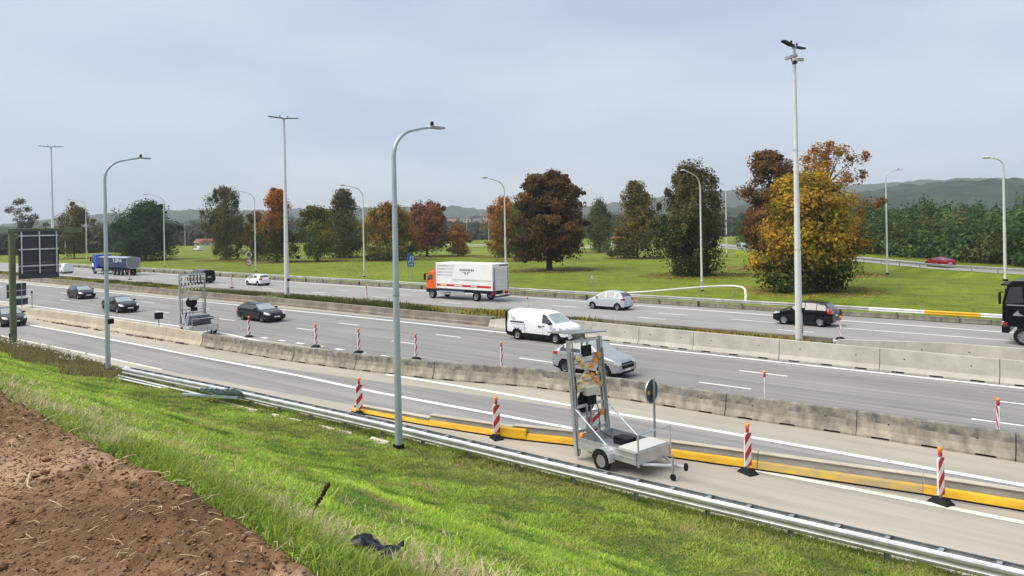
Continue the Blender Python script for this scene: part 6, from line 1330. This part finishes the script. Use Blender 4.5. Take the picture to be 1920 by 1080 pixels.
# clods, stones and straw on the bare field
def clods(n, x0, x1, y0, y1, smin, smax, colf, m, name, label, cat, flat=.6, pw=3.0):
    x = x0 + (x1 - x0) * RNG.random(n); y = y0 + (y1 - y0) * RNG.random(n); k = (y < field_edge(x) + .05); x, y = x[k], y[k]; k = visible(x, y, np.full(len(x), 5.7)); x, y = x[k], y[k]; n = len(x)
    s = smin + (smax - smin) * RNG.random(n) ** pw; z = fz(x, y) + s * .1
    bv = np.array([(1, 0, 0), (-1, 0, 0), (0, 1, 0), (0, -1, 0), (0, 0, 1), (0, 0, -1)], float); bf = np.array([(0, 2, 4), (2, 1, 4), (1, 3, 4), (3, 0, 4), (2, 0, 5), (1, 2, 5), (3, 1, 5), (0, 3, 5)])
    if smax > .018:
        bm = bmesh.new(); bmesh.ops.create_icosphere(bm, subdivisions=1, radius=1); bv = np.array([v.co for v in bm.verts]); bf = np.array([[v.index for v in f.verts] for f in bm.faces]); bm.free()
    D = 1 + .42 * RNG.normal(size=(n, len(bv))) * .7; sc = np.stack([1 + .5 * RNG.random(n), .7 + .4 * RNG.random(n), flat * (.7 + .6 * RNG.random(n))], -1)
    L_ = bv[None] * np.clip(D, .45, 1.6)[..., None] * sc[:, None]; th = RNG.random(n) * 6.28; ct, st = np.cos(th)[:, None], np.sin(th)[:, None]
    X_ = L_[..., 0] * ct - L_[..., 1] * st; Y_ = L_[..., 0] * st + L_[..., 1] * ct
    V = np.stack([X_ * s[:, None] + x[:, None], Y_ * s[:, None] + y[:, None], L_[..., 2] * s[:, None] + z[:, None]], -1).reshape(-1, 3)
    F = (bf[None] + (np.arange(n) * len(bv))[:, None, None]).reshape(-1, 3); o = nmesh(name, V, F, m, np.repeat(colf(n), len(bv), axis=0)); stuff(o, label, cat); return o
M_CLOD = mat('clod', (.2, .12, .06), .95, attr='Col', noise=.25, nscale=25, bump=.6, bscale=60, spec=.15)
clods(110000, -16, 3, -.5, 2.75, .003, .016, lambda n: np.array([(.185, .105, .056), (.235, .14, .076), (.14, .08, .043), (.30, .195, .11)])[RNG.integers(0, 4, n)], M_CLOD, 'soil_clods', 'brown clods of earth strewn over the bare field', 'soil')
clods(2600, -20, 3, -1.0, 2.75, .010, .042, lambda n: np.array([(.19, .10, .05), (.24, .135, .068), (.14, .072, .038)])[RNG.integers(0, 3, n)], M_CLOD, 'earth_lumps', 'larger lumps of brown earth on the bare field', 'soil', .7, 5.0)
clods(900, -18, 3, -1.0, 2.75, .004, .017, lambda n: np.array([(.48, .40, .30), (.38, .31, .23), (.55, .49, .40)])[RNG.integers(0, 3, n)], M_CLOD, 'field_stones', 'pale pebbles lying on the bare field', 'pebbles')
n = 2600; x = -16 + 19 * RNG.random(n); y = -.5 + 3.3 * RNG.random(n); k = (y < field_edge(x) + .1); x, y = x[k], y[k]; n = len(x)
th = RNG.random(n) * 6.28; ln2 = .03 + .14 * RNG.random(n) ** 2.2; dz = (RNG.random(n) - .3) * .5
A = np.stack([x, y, fz(x, y) + .012], -1); B = A + np.stack([np.cos(th) * ln2, np.sin(th) * ln2, np.abs(dz) * ln2], -1); Mx_ = (A + B) / 2 + np.stack([RNG.normal(size=n) * .012, RNG.normal(size=n) * .012, .01 + 0 * x], -1); sd = np.stack([-np.sin(th), np.cos(th), 0 * th], -1) * .0035; uz = np.array([0, 0, .004])
V = np.stack([A - sd, A + sd, A + uz, Mx_ - sd, Mx_ + sd, Mx_ + uz, B - sd * .6, B + sd * .6, B + uz], 1).reshape(-1, 3); k = np.arange(n) * 9
F = np.concatenate([np.stack([k + a, k + b, k + b + 3, k + a + 3], -1) for s_ in (0, 3) for a, b in ((s_, s_ + 1), (s_ + 1, s_ + 2), (s_ + 2, s_))])
o = nmesh('straw_bits', V, F, M_STRAW, np.repeat(np.array([(.46, .34, .20), (.56, .44, .28), (.34, .24, .14)])[RNG.integers(0, 3, n)], 9, axis=0)); stuff(o, 'dry straw and root bits scattered over the bare field', 'straw')
# a bleached root, a dead dock stem
rt = empty('root', (-5.95, 1.68, float(fz(np.array([-5.95]), np.array([1.68]))[0]))); tag(rt, 'bleached forked root lying on the bare field at the left', 'root')
MB().tube([(0, 0, 0), (-.05, .06, .05), (-.14, .10, .06), (-.22, .10, .01)], [.006, .009, .008, .004], 6).build('branch', mat('bleached_root', (.50, .38, .24), .8, noise=.2, nscale=20), rt, smooth=True)
MB().tube([(-.05, .06, .05), (.06, .02, .03), (.16, .04, .015)], [.008, .006, .003], 6).build('branch', mat('bleached_root', (.5, .38, .24)), rt, smooth=True)
dk = empty('dock_plant', (-4.45, 2.98, float(emb(-4.45, 2.98)))); dk.scale = (.62, .62, .62); tag(dk, 'dead dark brown dock stem leaning in the dry grass', 'plant')
MB().tube([(0, 0, 0), (.05, .04, .18), (.14, .10, .36), (.20, .15, .50)], [.006, .006, .005, .003], 6).build('stem', mat('dead_stem', (.10, .06, .04), .8), dk)
t_ = RNG.random(90); C_ = np.stack([.07 + .13 * t_, .055 + .095 * t_, .24 + .26 * t_], -1)
V, F, c = leaf_cards(C_, np.full(90, .02), 4, .016, lambda P, r_, i: np.tile(np.array([.085, .045, .03]), (len(P), 1)), np.array([.1, .1, .2])); o = nmesh('seed_head', V, F, M_LEAF, c); o.parent = dk

# ================================================================ HAZE
hz = MB().box(-7200, 5200, -3200, 7200, -6.0, 150.0).build('haze', None); hz['kind'] = 'stuff'
hm = bpy.data.materials.new('haze_air'); hm.use_nodes = True; ht = hm.node_tree; ht.nodes.clear()
ho = ht.nodes.new('ShaderNodeOutputMaterial'); pv = ht.nodes.new('ShaderNodeVolumePrincipled'); pv.inputs['Color'].default_value = (.90, .95, 1.0, 1); pv.inputs['Density'].default_value = HAZE_DENS; pv.inputs['Anisotropy'].default_value = 0.0
ht.links.new(pv.outputs[0], ho.inputs['Volume']); hz.data.materials.append(hm)
